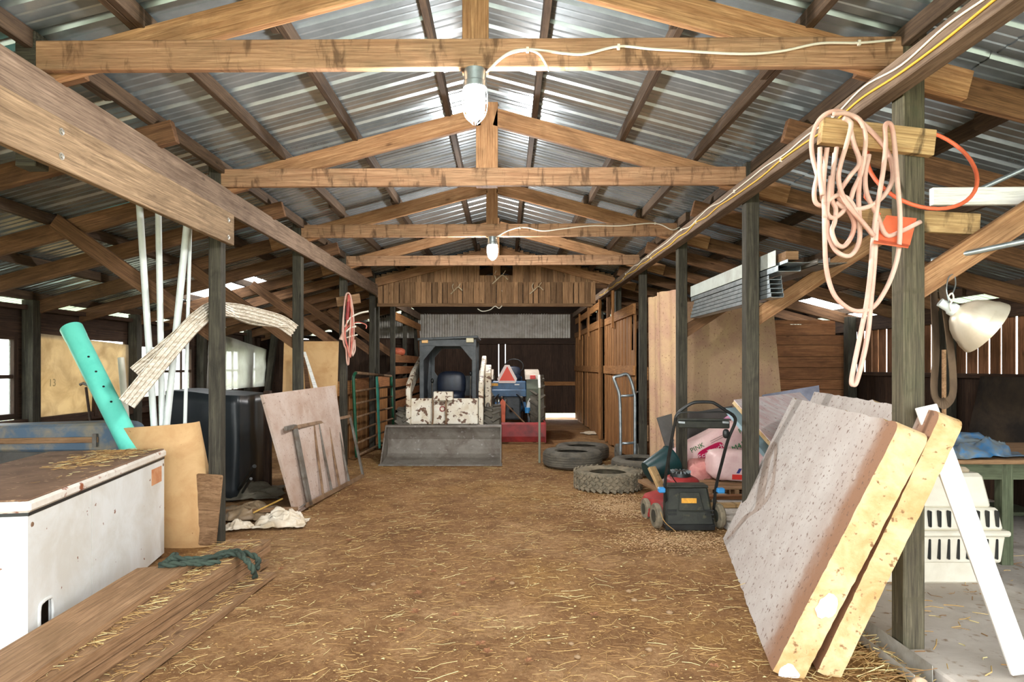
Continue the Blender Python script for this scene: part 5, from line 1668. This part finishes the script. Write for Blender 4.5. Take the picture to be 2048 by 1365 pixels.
# deck and engine
obj('deck', g_lathe([(0.0, 0.20), (0.16, 0.20), (0.24, 0.17), (0.27, 0.10), (0.27, 0.06), (0.26, 0.06), (0.25, 0.1), (0.0, 0.16)], 28, rotm(loc=(1.53, 5.78, 0.0))), M_RED, mw, smooth=True)
obj('engine_cover', g_ball(m_(1363, 968, 5.75), 0.15, 20, 10, 0.55, 1.0, 1.0, 0.5), M_RED, mw, smooth='all')
ec = m_(1361, 950, 5.75)
obj('starter_grille', g_lathe([(0, 0.035), (0.06, 0.035), (0.085, 0.02), (0.1, -0.03), (0.0, -0.03)], 24, rotm(loc=ec)), M_BLACK, mw, smooth=True)
for k in range(14):
    a = 2 * PI * k / 14
    obj('grille_fin', g_box((-0.003, -0.018, -0.01), (0.003, 0.018, 0.01)), M_GALV, mw, M=rotm(rz=a + PI / 2, loc=(ec.x + 0.075 * math.cos(a), ec.y + 0.075 * math.sin(a), ec.z + 0.03)))
def wheel(c, r, wd, ang):
    Mw = rotm(ry=PI / 2, loc=c)
    Mw = Matrix.Translation(c) @ Matrix.Rotation(ang, 4, 'Z') @ Matrix.Rotation(PI / 2, 4, 'Y')
    o_ = obj('wheel', g_lathe([(0.02, -wd / 2), (r * 0.9, -wd / 2), (r, -wd / 4), (r, wd / 4), (r * 0.9, wd / 2), (0.02, wd / 2)], 24, Mw, True), M_RUBD, mw, smooth=True)
    obj('hub', g_lathe([(0, -wd / 2 - 0.004), (r * 0.5, -wd / 2 - 0.003), (r * 0.55, 0), (r * 0.5, wd / 2 + 0.003), (0, wd / 2 + 0.004)], 18, Mw), M_BLACKD, o_, smooth=True)
wheel(at(1313, 1032, 5.25) , 0.105, 0.05, 0.12)
wheel(at(1292, 1018, 5.7), 0.095, 0.045, 0.12)
wheel(at(1437, 1032, 5.3), 0.105, 0.05, 0.12)
wheel(at(1425, 1015, 5.95), 0.095, 0.045, 0.12)
obj('front_skirt', g_box(at(1296, 1036, 5.6), at(1306, 1010, 5.75) + V((0, 0, 0))), M_RED, mw, bevel=0.01)
# handle
HL = smooth_pts([m_(1335, 1030, 5.32), m_(1330, 975, 5.25), m_(1337, 915, 5.08), m_(1349, 850, 4.98), m_(1354, 830, 4.95), m_(1372, 814, 4.93), m_(1387, 806, 4.92), m_(1400, 804.5, 4.92), m_(1422, 805, 4.92), m_(1432, 809, 4.92), m_(1452, 822, 4.93), m_(1467, 832, 4.95), m_(1470, 846, 4.97), m_(1456, 880, 5.02), m_(1444, 925, 5.12), m_(1432, 975, 5.25), m_(1428, 1020, 5.32)], 4)
obj('handlebar', g_tube(HL, 0.013, 8), M_BLACK, mw, smooth='all')
obj('bail_bar', g_tube(smooth_pts([m_(1350, 838, 4.93), m_(1362, 826, 4.92), m_(1400, 825, 4.91), m_(1450, 825, 4.92), m_(1466, 833, 4.93)], 4), 0.006, 6), M_BLACK, mw, smooth='all')
obj('control_panel', g_prism([m_(1357, 842, 4.97), m_(1460, 842, 4.97), m_(1460, 858, 4.98), m_(1357, 857, 4.98)], (0, 0.05, 0)), M_BLACKD, mw, bevel=0.008)
obj('panel_lip', g_prism([m_(1355, 838, 4.96), m_(1462, 839, 4.96), m_(1462, 842, 4.96), m_(1355, 841, 4.96)], (0, 0.06, 0)), M_BLACKD, mw)
for px_ in (1363, 1451):
    obj('latch', g_prism([m_(px_ - 6, 843, 4.955), m_(px_ + 7, 844, 4.955), m_(px_ + 7, 848, 4.955), m_(px_ - 6, 847, 4.955)], (0, 0.01, 0)), M_GALV, mw)
obj('handle_clamp', g_ball(m_(1452, 868, 5.0), 0.032, 10, 8, 0.8, 0.8, 0.8, 1.2), M_BLACK, mw, smooth=True)
for px_, py_ in ((1323, 980), (1441, 981)):
    obj('blue_knob', g_box(m_(px_ - 5, py_ + 7, 5.2), m_(px_ + 5, py_ - 6, 5.26)), M_KNOB, mw, bevel=0.008)
obj('wire', g_tube(smooth_pts([m_(1347, 880, 5.0), m_(1338, 930, 5.1), m_(1345, 955, 5.3), m_(1352, 965, 5.5)], 5), 0.005, 6), M_BLACK, mw, smooth='all')
obj('straw_stem', g_tube(smooth_pts([m_(1321, 1025, 5.05), m_(1330, 1045, 5.0), m_(1352, 1064, 4.98)], 4), 0.003, 5), M_STRAW, label='long pale straw stem hanging in front of the mower', cat='straw')
# ------------------------------------------------------------------ skid steer loader
sk = thing('skid_loader', (-0.9, 9.6, 0), 'old white skid loader with a dark cab and wide grey bucket', 'loader')
# bucket
bx0, bx1 = -1.73, -0.05
bp = [(8.62, 0.005), (9.02, 0.03), (9.13, 0.07), (9.2, 0.16), (9.2, 0.3), (9.12, 0.5), (9.08, 0.5), (9.15, 0.3), (9.15, 0.17), (9.09, 0.1), (9.0, 0.055), (8.62, 0.02)]
obj('bucket', g_prism([V((bx0, y, z)) for y, z in bp], (bx1 - bx0, 0, 0)), M_BUCK, sk, bevel=0.004)
for x in (bx0, bx1 - 0.018):
    obj('bucket_side', g_prism([V((x, y, z)) for y, z in ((8.63, 0.01), (9.15, 0.03), (9.2, 0.16), (9.2, 0.3), (9.12, 0.5), (9.02, 0.5))], (0.018, 0, 0)), M_BUCK, sk, bevel=0.003)
obj('bucket_lip', g_box((bx0, 9.02, 0.485), (bx1, 9.15, 0.515)), M_BUCK, sk, bevel=0.004)
obj('cutting_edge', g_box((bx0 - 0.01, 8.58, 0.0), (bx1 + 0.01, 8.75, 0.018)), M_STEEL, sk)
for x in (-1.1, -0.9):
    obj('hydraulic_hose', g_tube(smooth_pts([(x, 9.75, 0.92), (x - 0.01, 9.62, 0.85), (x, 9.55, 0.6), (x + 0.01, 9.3, 0.45)], 5), 0.014, 8), M_RUSTB, sk, smooth='all')
# body
obj('chassis', g_box((-1.35, 9.85, 0.25), (-0.45, 11.6, 0.72)), M_DGREY, sk, bevel=0.02)
obj('front_plate', g_prism([V((-1.46, 9.68, 0.47)), V((-0.42, 9.68, 0.47)), V((-0.42, 9.72, 0.87)), V((-1.46, 9.72, 0.87))], (0, 0.05, 0)), M_WPAINT, sk, bevel=0.01)
obj('bobtach_box', g_box((-1.1, 9.6, 0.84), (-0.8, 9.74, 0.98)), M_WPAINT, sk, bevel=0.01)
obj('round_mark', g_lathe([(0.03, 0.002), (0.045, 0.002), (0.045, 0)], 20, Matrix.Translation(V((-0.97, 9.682, 0.71))) @ Matrix.Rotation(PI / 2, 4, 'X')), M_RED, sk)
for x0, x1 in ((-1.535, -1.46), (-0.41, -0.335)):
    obj('loader_arm', g_prism([V((x0, y, z)) for y, z in ((9.66, 0.44), (9.66, 1.02), (9.74, 1.12), (10.2, 1.3), (11.2, 1.56), (11.45, 1.48), (11.35, 1.32), (10.3, 1.1), (9.86, 0.95), (9.8, 0.44))], (x1 - x0, 0, 0)), M_WPAINT, sk, bevel=0.012)
obj('arm_pivot', g_prism([V((-0.33, y, z)) for y, z in ((10.3, 0.7), (10.3, 1.25), (10.55, 1.4), (10.75, 1.2), (10.75, 0.7))], (0.1, 0, 0)), M_WPAINT, sk, bevel=0.01)
obj('lift_cylinder', g_tube([(-0.28, 10.1, 0.55), (-0.28, 11.0, 1.35)], 0.035, 10), M_STEEL, sk, smooth='all')
# cab
cx0, cx1, cy0, cy1, czt = -1.37, -0.46, 10.0, 11.1, 1.8
for x in (cx0, cx1 - 0.07):
    obj('cab_post', g_prism([V((x, y, z)) for y, z in ((10.02, 0.85), (10.1, 0.85), (10.08, czt), (10.0, czt))], (0.07, 0, 0)), M_DGREY, sk, bevel=0.008)
    obj('cab_post', g_box((x, cy1 - 0.08, 0.8), (x + 0.07, cy1, czt)), M_DGREY, sk, bevel=0.008)
    obj('side_screen', g_box((x + 0.025, 10.08, 0.85), (x + 0.04, cy1 - 0.08, czt - 0.02)), M_DGREY, sk)
obj('roof', g_prism([V((cx0 - 0.03, 9.96, czt - 0.02)), V((cx1 + 0.03, 9.96, czt + 0.02)), V((cx1 + 0.03, 9.96, czt + 0.06)), V((cx0 - 0.03, 9.96, czt + 0.02))], (0, 1.18, 0)), M_DGREY, sk, bevel=0.01)
# front visor with chamfered opening
obj('visor', g_box((cx0, 10.0, czt - 0.11), (cx1, 10.05, czt)), M_DGREY, sk, bevel=0.006)
for sx, x in ((1, cx0 + 0.06), (-1, cx1 - 0.06)):
    obj('visor_gusset', g_prism([V((x, 10.0, czt - 0.1)), V((x + sx * 0.2, 10.0, czt - 0.1)), V((x, 10.0, czt - 0.34))], (0, 0.05, 0)), M_DGREY, sk)
obj('work_light', g_box((-1.33, 9.97, czt - 0.06), (-1.23, 10.0, czt - 0.01)), M_AMBER, sk, bevel=0.006)
obj('work_light', g_box((-0.62, 9.95, czt - 0.05), (-0.5, 10.0, czt + 0.02)), plain('lamp_lens', (206, 196, 160), None, 4, 0.4), sk, bevel=0.006)
# rear frame with chamfered window
def ringpoly(o, i, y, d):
    n_ = len(o)
    vs_ = [V((x, y, z)) for x, z in o] + [V((x, y, z)) for x, z in i]
    vs_ += [v + V((0, d, 0)) for v in vs_]
    f_ = []
    for k in range(n_):
        l = (k + 1) % n_
        f_.append((k, l, n_ + l, n_ + k))
        f_.append((2 * n_ + k, 3 * n_ + k, 3 * n_ + l, 2 * n_ + l))
        f_.append((k, 2 * n_ + k, 2 * n_ + l, l))
        f_.append((n_ + k, n_ + l, 3 * n_ + l, 3 * n_ + k))
    return vs_, f_
a, b, c_, d_ = cx0 + 0.05, cx1 - 0.05, 0.85, czt - 0.02
outer = [(a, c_), (b, c_), (b, 1.25), (b, d_ - 0.2), (b, d_), (a, d_), (a, d_ - 0.2), (a, 1.25)]
inner = [(a + 0.12, 1.2), (b - 0.12, 1.2), (b - 0.07, 1.27), (b - 0.07, d_ - 0.26), (b - 0.2, d_ - 0.1), (a + 0.2, d_ - 0.1), (a + 0.07, d_ - 0.26), (a + 0.07, 1.27)]
obj('rear_frame', ringpoly(outer, inner, 11.05, 0.04), M_DGREY, sk)
obj('seat', g_ball((-0.93, 10.62, 0.86), 0.25, 18, 10, 0.6, 1.0, 0.9, 0.4), M_NAVY, sk, smooth='all')
obj('seat_back', g_ball((-0.93, 10.86, 1.06), 0.24, 18, 12, 0.6, 1.05, 0.4, 0.95), M_NAVY, sk, smooth='all')
for x, z in ((-1.2, 1.1), (-0.57, 1.22)):
    lv = obj('lever', g_tube(smooth_pts([(x, 10.3, 0.75), (x, 10.28, 0.95), (x + 0.01, 10.22, z)], 4), 0.011, 6), M_STEEL, sk, smooth='all')
    obj('grip', g_ball((x + 0.01, 10.22, z + 0.03), 0.028, 10, 6, 1, 1, 1, 1.5), M_BLACK, lv, smooth='all')
obj('cab_floor', g_box((cx0, 9.75, 0.72), (cx1, 11.1, 0.8)), M_BLACK, sk)
def big_wheel(c, r, wd, parent, lugs=0, nm='wheel'):
    Mw = Matrix.Translation(V(c)) @ Matrix.Rotation(PI / 2, 4, 'Y')
    o_ = obj(nm, g_lathe([(r * 0.5, -wd * 0.42), (r * 0.85, -wd / 2), (r * 0.97, -wd * 0.4), (r, -wd * 0.2), (r, wd * 0.2), (r * 0.97, wd * 0.4), (r * 0.85, wd / 2), (r * 0.5, wd * 0.42)], 32, Mw, True), M_RUB, parent, smooth=True)
    obj('rim', g_lathe([(0, -wd * 0.2), (r * 0.3, -wd * 0.25), (r * 0.52, -wd * 0.4), (r * 0.52, wd * 0.4), (r * 0.3, wd * 0.25), (0, wd * 0.2)], 24, Mw), M_WPAINT if parent.name.startswith('skid') else M_STEEL, o_, smooth=True)
    if lugs:
        g = []
        for k in range(lugs):
            for s in (-1, 1):
                a_ = 2 * PI * (k + (0.5 if s > 0 else 0)) / lugs
                bx_ = g_box((-wd * 0.27, -0.018, -0.006), (wd * 0.27, 0.018, r * 0.085))
                g.append(xf(bx_, Matrix.Translation(V(c)) @ Matrix.Rotation(a_, 4, 'X') @ Matrix.Translation(V((s * wd * 0.23, 0, r * 0.985))) @ Matrix.Rotation(s * 0.62, 4, 'Z')))
        obj('lug_tread', join(*g), M_RUB, o_, kind='stuff')
    return o_
for wy in (9.96, 10.70):
    big_wheel((-1.58, wy, 0.355), 0.34, 0.26, sk, 16)
    big_wheel((-0.2, wy, 0.355), 0.34, 0.27, sk, 16)

# ------------------------------------------------------------------ tractor, seen from behind
tq = thing('tractor', (0.12, 12.3, 0), 'blue compact tractor with red box blade, seen from behind', 'tractor')
TY = 12.2
big_wheel((0.60, TY, 0.58), 0.58, 0.32, tq, 18, 'rear_wheel')
big_wheel((-0.36, TY, 0.58), 0.58, 0.32, tq, 18, 'rear_wheel')
big_wheel((0.5, TY + 1.7, 0.32), 0.32, 0.18, tq, 0, 'front_wheel')
big_wheel((-0.26, TY + 1.7, 0.32), 0.32, 0.18, tq, 0, 'front_wheel')
obj('rear_panel', g_box((-0.33, 11.75, 0.83), (0.40, 11.95, 1.09)), M_BLUE, tq, bevel=0.02)
obj('rear_step', g_box((-0.33, 11.72, 0.80), (0.40, 11.78, 0.93)), M_BLUE, tq, bevel=0.01)
obj('axle_housing', g_lathe([(0, -0.42), (0.08, -0.42), (0.1, -0.2), (0.18, -0.12), (0.18, 0.12), (0.1, 0.2), (0.08, 0.42), (0, 0.42)], 20, Matrix.Translation(V((0.12, TY, 0.58))) @ Matrix.Rotation(PI / 2, 4, 'Y')), M_BLUE, tq, smooth=True)
obj('gearbox', g_box((-0.06, 11.85, 0.35), (0.30, 12.8, 0.85)), M_DGREY, tq, bevel=0.03)
obj('engine_hood', g_prism([V((-0.12, 13.0, 0.7)), V((0.36, 13.0, 0.7)), V((0.36, 13.0, 1.14)), V((0.28, 13.0, 1.2)), V((-0.04, 13.0, 1.2)), V((-0.12, 13.0, 1.14))], (0, 1.2, -0.06)), M_BLUE, tq, bevel=0.02)
obj('tractor_seat', g_ball((0.12, 12.35, 1.12), 0.2, 16, 10, 0.6, 1, 0.9, 0.5), M_NAVY, tq, smooth='all')
obj('seat_back', g_ball((0.12, 12.5, 1.25), 0.2, 16, 10, 0.6, 1, 0.3, 0.6), M_NAVY, tq, smooth='all')
swc = V((0.12 + 0.07, 12.95, 1.37))
obj('steering_wheel', g_tube([swc + V((0.19 * math.cos(2 * PI * k / 24), 0.1 * math.sin(2 * PI * k / 24), 0.15 * math.sin(2 * PI * k / 24))) for k in range(24)], 0.012, 6, True), M_BLACK, tq, smooth='all')
obj('steering_column', g_tube([(0.17, 13.1, 0.9), swc], 0.025, 8), M_BLACK, tq)
for s, x in ((-1, -0.40), (1, 0.47)):
    pts = [(11.72, 0.62), (11.68, 0.95), (11.74, 1.17), (11.95, 1.27), (12.3, 1.3), (12.6, 1.2), (12.6, 1.16), (12.3, 1.26), (11.97, 1.23), (11.78, 1.14), (11.72, 0.95), (11.76, 0.62)]
    fd = obj('fender', g_prism([V((x - 0.07, y, z)) for y, z in pts], (0.24 if s > 0 else 0.2, 0, 0)), plain('fender_olive', (104, 112, 96), (84, 92, 80), 5, 0.5), tq, bevel=0.006)
    obj('fender_cap', g_prism([V((x - 0.09, y, z)) for y, z in ((11.70, 1.12), (11.74, 1.2), (11.98, 1.29), (12.25, 1.31), (12.2, 1.22), (11.8, 1.12))], (0.27, 0, 0)), plain('fender_pale', (196, 186, 172), (170, 156, 140), 8, 0.6), fd, bevel=0.006)
    obj('tail_light', g_box((x, 11.685, 1.13), (x + 0.1, 11.72, 1.2)), M_REDP, fd, bevel=0.006)
    obj('fender_guard', g_prism([V((x - 0.07, 11.66, 0.6)), V((x + 0.04, 11.66, 0.6)), V((x + 0.03, 11.66, 0.7)), V((x - 0.01, 11.66, 0.78)), V((x - 0.05, 11.66, 0.7))], (0, 0.05, 0)), M_CORR, fd)
# slow-moving sign
sg = obj('slow_sign', g_prism([V((0.04 + x, 11.68, 1.225 + z)) for x, z in ((-0.185, -0.09), (-0.155, -0.17), (0.155, -0.17), (0.185, -0.09), (0.045, 0.17), (-0.045, 0.17))], (0, 0.006, 0)), M_SMVW, tq, label='orange triangle sign with pale border')
obj('triangle', g_prism([V((0.04 + x, 11.672, 1.225 + z)) for x, z in ((-0.145, -0.125), (0.145, -0.125), (0.0, 0.145))], (0, 0.005, 0)), M_SMVO, sg)
obj('yellow_decal', g_box((-0.26, 11.74, 1.0), (-0.13, 11.748, 1.05)), M_YLAB, tq)
obj('brand_decal', g_box((0.18, 11.74, 1.015), (0.27, 11.748, 1.035)), W_WHITE, tq)
# three-point hitch and blade
obj('top_link', g_tube([(0.02, 11.8, 0.75), (0.0, 11.35, 0.72)], 0.02, 8), M_STEEL, tq)
obj('mast', g_prism([V((-0.09, 11.3, 0.28)), V((0.0, 11.3, 0.28)), V((0.01, 11.3, 0.72)), V((-0.05, 11.3, 0.78)), V((-0.09, 11.3, 0.72))], (0, 0.04, 0)), M_ORANGE, tq, bevel=0.004)
obj('mast_brace', g_tube([(0.0, 11.34, 0.7), (0.36, 11.3, 0.34)], 0.014, 6), M_RUSTB, tq)
for x in (-0.2, 0.42):
    obj('lift_arm', g_prism([V((x, y, z)) for y, z in ((12.0, 0.4), (12.0, 0.47), (11.3, 0.42), (11.3, 0.35))], (0.03, 0, 0)), M_DGREY, tq)
    obj('lift_rod', g_tube([(x + 0.015, 11.6, 0.42), (x * 0.8 + 0.05, 11.85, 0.85)], 0.014, 6), M_STEEL, tq)
    obj('hydraulic_fitting', g_ball((x * 0.6 + 0.06, 11.74, 0.78), 0.035, 10, 6), M_STEEL, tq, smooth='all')
obj('pto_shaft', g_tube([(0.12, 11.9, 0.55), (0.12, 11.72, 0.55)], 0.04, 12), M_BLACK, tq, smooth='all')
obj('hose', g_tube(smooth_pts([(0.2, 11.75, 0.85), (0.3, 11.6, 0.78), (0.34, 11.6, 0.6), (0.3, 11.75, 0.5)], 5), 0.012, 6), M_BLACK, tq, smooth='all')
obj('hose', g_tube(smooth_pts([(-0.1, 11.75, 0.85), (-0.2, 11.6, 0.76), (-0.16, 11.62, 0.6), (0.0, 11.75, 0.55)], 5), 0.012, 6), M_BLACK, tq, smooth='all')
obj('blue_canister', g_lathe([(0, -0.05), (0.05, -0.05), (0.05, 0.05), (0, 0.05)], 14, rotm(loc=(0.42, 11.65, 0.55))), M_KNOB, tq, smooth=True)
blp = [(11.12, 0.02), (11.1, 0.12), (11.12, 0.33), (11.16, 0.37), (11.18, 0.33), (11.15, 0.12), (11.17, 0.02)]
bl = obj('box_blade', g_prism([V((-0.40, y, z)) for y, z in blp], (1.13, 0, 0)), M_RED, tq, bevel=0.004)
for x in (-0.40, 0.71):
    obj('blade_side', g_prism([V((x, y, z)) for y, z in ((11.1, 0.01), (11.1, 0.37), (11.6, 0.37), (11.6, 0.01))], (0.02, 0, 0)), M_RED, bl)

# ------------------------------------------------------------------ straw and litter
def straw(name, n, fn, lab, lmin=0.04, lmax=0.2, r=0.0013, parent=None, tilt=0.12):
    vs, fs = [], []
    for _ in range(n):
        x, y, z = fn()
        L = random.uniform(lmin, lmax) * random.uniform(0.4, 1.0)
        # strands mostly lie across the view with scatter
        a = random.gauss(0.0, 0.95)
        bend = random.uniform(-0.25, 0.25) * L
        dx, dy = math.cos(a), math.sin(a)
        nx_, ny_ = -dy, dx
        zt = random.uniform(0, tilt) * L
        w_ = r * random.uniform(0.7, 1.5)
        o = len(vs)
        for k, (u, bb) in enumerate(((-0.5, 0), (0.0, bend), (0.5, 0))):
            cx_, cy_ = x + dx * L * u + nx_ * bb, y + dy * L * u + ny_ * bb
            zz = z + 0.003 + zt * (u + 0.5)
            vs += [V((cx_ - nx_ * w_, cy_ - ny_ * w_, zz)), V((cx_ + nx_ * w_, cy_ + ny_ * w_, zz)), V((cx_, cy_, zz + w_ * 1.4))]
        for k in range(2):
            p_ = o + k * 3
            fs += [(p_, p_ + 3, p_ + 5, p_ + 2), (p_ + 2, p_ + 5, p_ + 4, p_ + 1)]
    return obj(name, (vs, fs), M_STRAW, parent, kind='stuff', label=lab, cat='straw' if parent is None else None)
def fgen():
    while True:
        t_ = random.random() ** 1.7
        y_ = 1.9 + t_ * 9.0
        x_ = random.uniform(-2.1, 1.85)
        d_ = mn.noise(V((x_ * 0.9, y_ * 0.7, 4.0)))
        right = 0.25 if x_ > 0.2 and y_ < 4.2 else 0
        if random.random() < 0.55 + d_ * 0.6 + right:
            z_ = 0.012 * mn.noise(V((x_ * 1.3, y_ * 1.3, 0))) + 0.006 * mn.noise(V((x_ * 4, y_ * 4, 3))) - 0.008
            return x_, y_, z_
straw('straw_litter', 9500, fgen, 'loose straw scattered over the dirt floor', 0.03, 0.17, 0.0009)
def sgen():
    t_ = random.random()
    y_ = 2.0 + t_ * 2.3
    return random.uniform(-2.02 + 0.06 * t_, -1.8 + 0.07 * t_ * 2), y_, 0.2 if (y_ < 3.6 and random.random() < 0.0) else 0.163
straw('plank_straw', 900, sgen, 'straw bits lying on the plank stack by the freezer', 0.03, 0.14)
def sgen2():
    y_ = random.uniform(2.0, 4.0)
    return random.uniform(-1.84 + (y_ - 2.1) * 0.08, -1.66 + (y_ - 2.1) * 0.08), y_, 0.032
straw('loose_plank_straw', 300, sgen2, 'straw bits lying on the single loose plank', 0.03, 0.14)
def zgen():
    a_, b_ = random.gauss(0.6, 0.17), random.gauss(0.3, 0.13)
    p_ = FM @ V((max(0.05, min(0.95, a_ + 0.2)) * Lf, max(0.05, min(0.9, b_)) * 0.74, Hf + 0.005))
    return p_.x, p_.y, p_.z
straw('freezer_straw', 500, zgen, 'small heap of straw on the freezer lid', 0.03, 0.13)
def cgen():
    return random.uniform(1.9, 3.6), random.uniform(2.2, 4.6), 0.056
straw('concrete_straw', 220, cgen, 'straw and pine needles on the concrete floor', 0.03, 0.16, 0.002)
def egen():
    return random.gauss(1.72, 0.1), random.uniform(2.3, 4.0), 0.0
straw('edge_straw', 700, egen, 'straw drift along the concrete edge', 0.05, 0.22, 0.0016, tilt=0.4)
def chips(c, sx_, sy_, n, lab):
    vs, fs = [], []
    for _ in range(n):
        x, y = random.gauss(c.x, sx_), random.gauss(c.y, sy_)
        z = 0.012 * mn.noise(V((x * 1.3, y * 1.3, 0))) + 0.006 * mn.noise(V((x * 4, y * 4, 3))) - 0.006
        r_ = random.uniform(0.003, 0.011)
        a = random.uniform(0, PI)
        o = len(vs)
        for k in range(4):
            t_ = a + k * PI / 2
            vs.append(V((x + r_ * math.cos(t_), y + r_ * 0.6 * math.sin(t_), z + random.uniform(0, 0.006))))
        vs.append(V((x, y, z + r_ * 0.7)))
        fs += [(o, o + 1, o + 4), (o + 1, o + 2, o + 4), (o + 2, o + 3, o + 4), (o + 3, o, o + 4)]
    obj('sawdust', (vs, fs), M_DIRTG, kind='stuff', label=lab, cat='sawdust')
def allchips():
    vs, fs = [], []
    for _ in range(9000):
        y = 1.9 + random.random() ** 1.5 * 8
        x = random.uniform(-2.1, 1.8)
        z = 0.012 * mn.noise(V((x * 1.3, y * 1.3, 0))) + 0.006 * mn.noise(V((x * 4, y * 4, 3))) - 0.006
        r_ = random.uniform(0.002, 0.008)
        a = random.uniform(0, PI)
        o = len(vs)
        for k in range(3):
            t_ = a + k * 2 * PI / 3
            vs.append(V((x + r_ * 1.5 * math.cos(t_), y + r_ * math.sin(t_), z + random.uniform(0, 0.004))))
        vs.append(V((x, y, z + r_ * 0.8)))
        fs += [(o, o + 1, o + 3), (o + 1, o + 2, o + 3), (o + 2, o, o + 3)]
    obj('chaff', (vs, fs), M_STRAW, kind='stuff', label='fine chaff and crumbs over the whole dirt floor', cat='chaff')
allchips()
chips(fl(1235, 1010), 0.2, 0.28, 4200, 'pale sawdust spread in front of the chunky tire')
chips(fl(1360, 1080), 0.24, 0.16, 2600, 'yellowish clippings strewn under the mower bag')
# dry leaves and stones
def leaf(px, py, s, a):
    c = fl(px, py)
    pts = []
    for k in range(14):
        t_ = 2 * PI * k / 14
        r_ = s * (1 if k % 2 else 0.55) * (1 + 0.3 * math.cos(t_))
        pts.append(V((c.x + r_ * math.cos(t_ + a), c.y + r_ * math.sin(t_ + a), 0.012 + 0.35 * s * abs(math.sin(t_ * 1.5 + a)))))
    pts.append(V((c.x, c.y, 0.008)))
    o = obj('dry_leaf', (pts, [(k, (k + 1) % 14, 14) for k in range(14)]), M_LEAF, label='curled dry brown leaf lying on the dirt floor', cat='leaf', group='dry leaves on the floor')
    md = o.modifiers.new('thick', 'SOLIDIFY')
    md.thickness = 0.0015
for i, (px_, py_) in enumerate(((865, 1147), (925, 1173), (838, 1192), (912, 1235), (960, 1293), (1055, 1328), (985, 1165), (833, 1230), (805, 1266), (1187, 1235), (560, 1142), (975, 1310), (700, 1085), (1428, 1338))):
    leaf(px_, py_, 0.022 + 0.012 * ((i * 7) % 5) / 5, i * 1.3)
M_PEB = plain('pebble', (158, 132, 100), (136, 108, 78), 6, 0.85)
for i in range(12):
    px_, py_ = random.uniform(700, 1420), random.uniform(1000, 1340)
    c = fl(px_, py_)
    r_ = random.uniform(0.006, 0.016)
    obj('pebble', g_ball((c.x, c.y, 0.0), r_, 8, 5, 1, 1.3, 1, 0.7, fn=lambda q: q * 0.3 * mn.noise(q * 90)), M_PEB, smooth='all', label='small tan pebble lying on the dirt floor', cat='pebble', group='pebbles on the floor')
# scrap of white litter at the stall foot
c = fl(1185, 868)
crumple('litter_scrap', c.x, c.y, 0.4, 0.35, 0.05, 8.8, M_PLAS, 'white shredded litter at the foot of the stall boards', 'litter', 0.3)
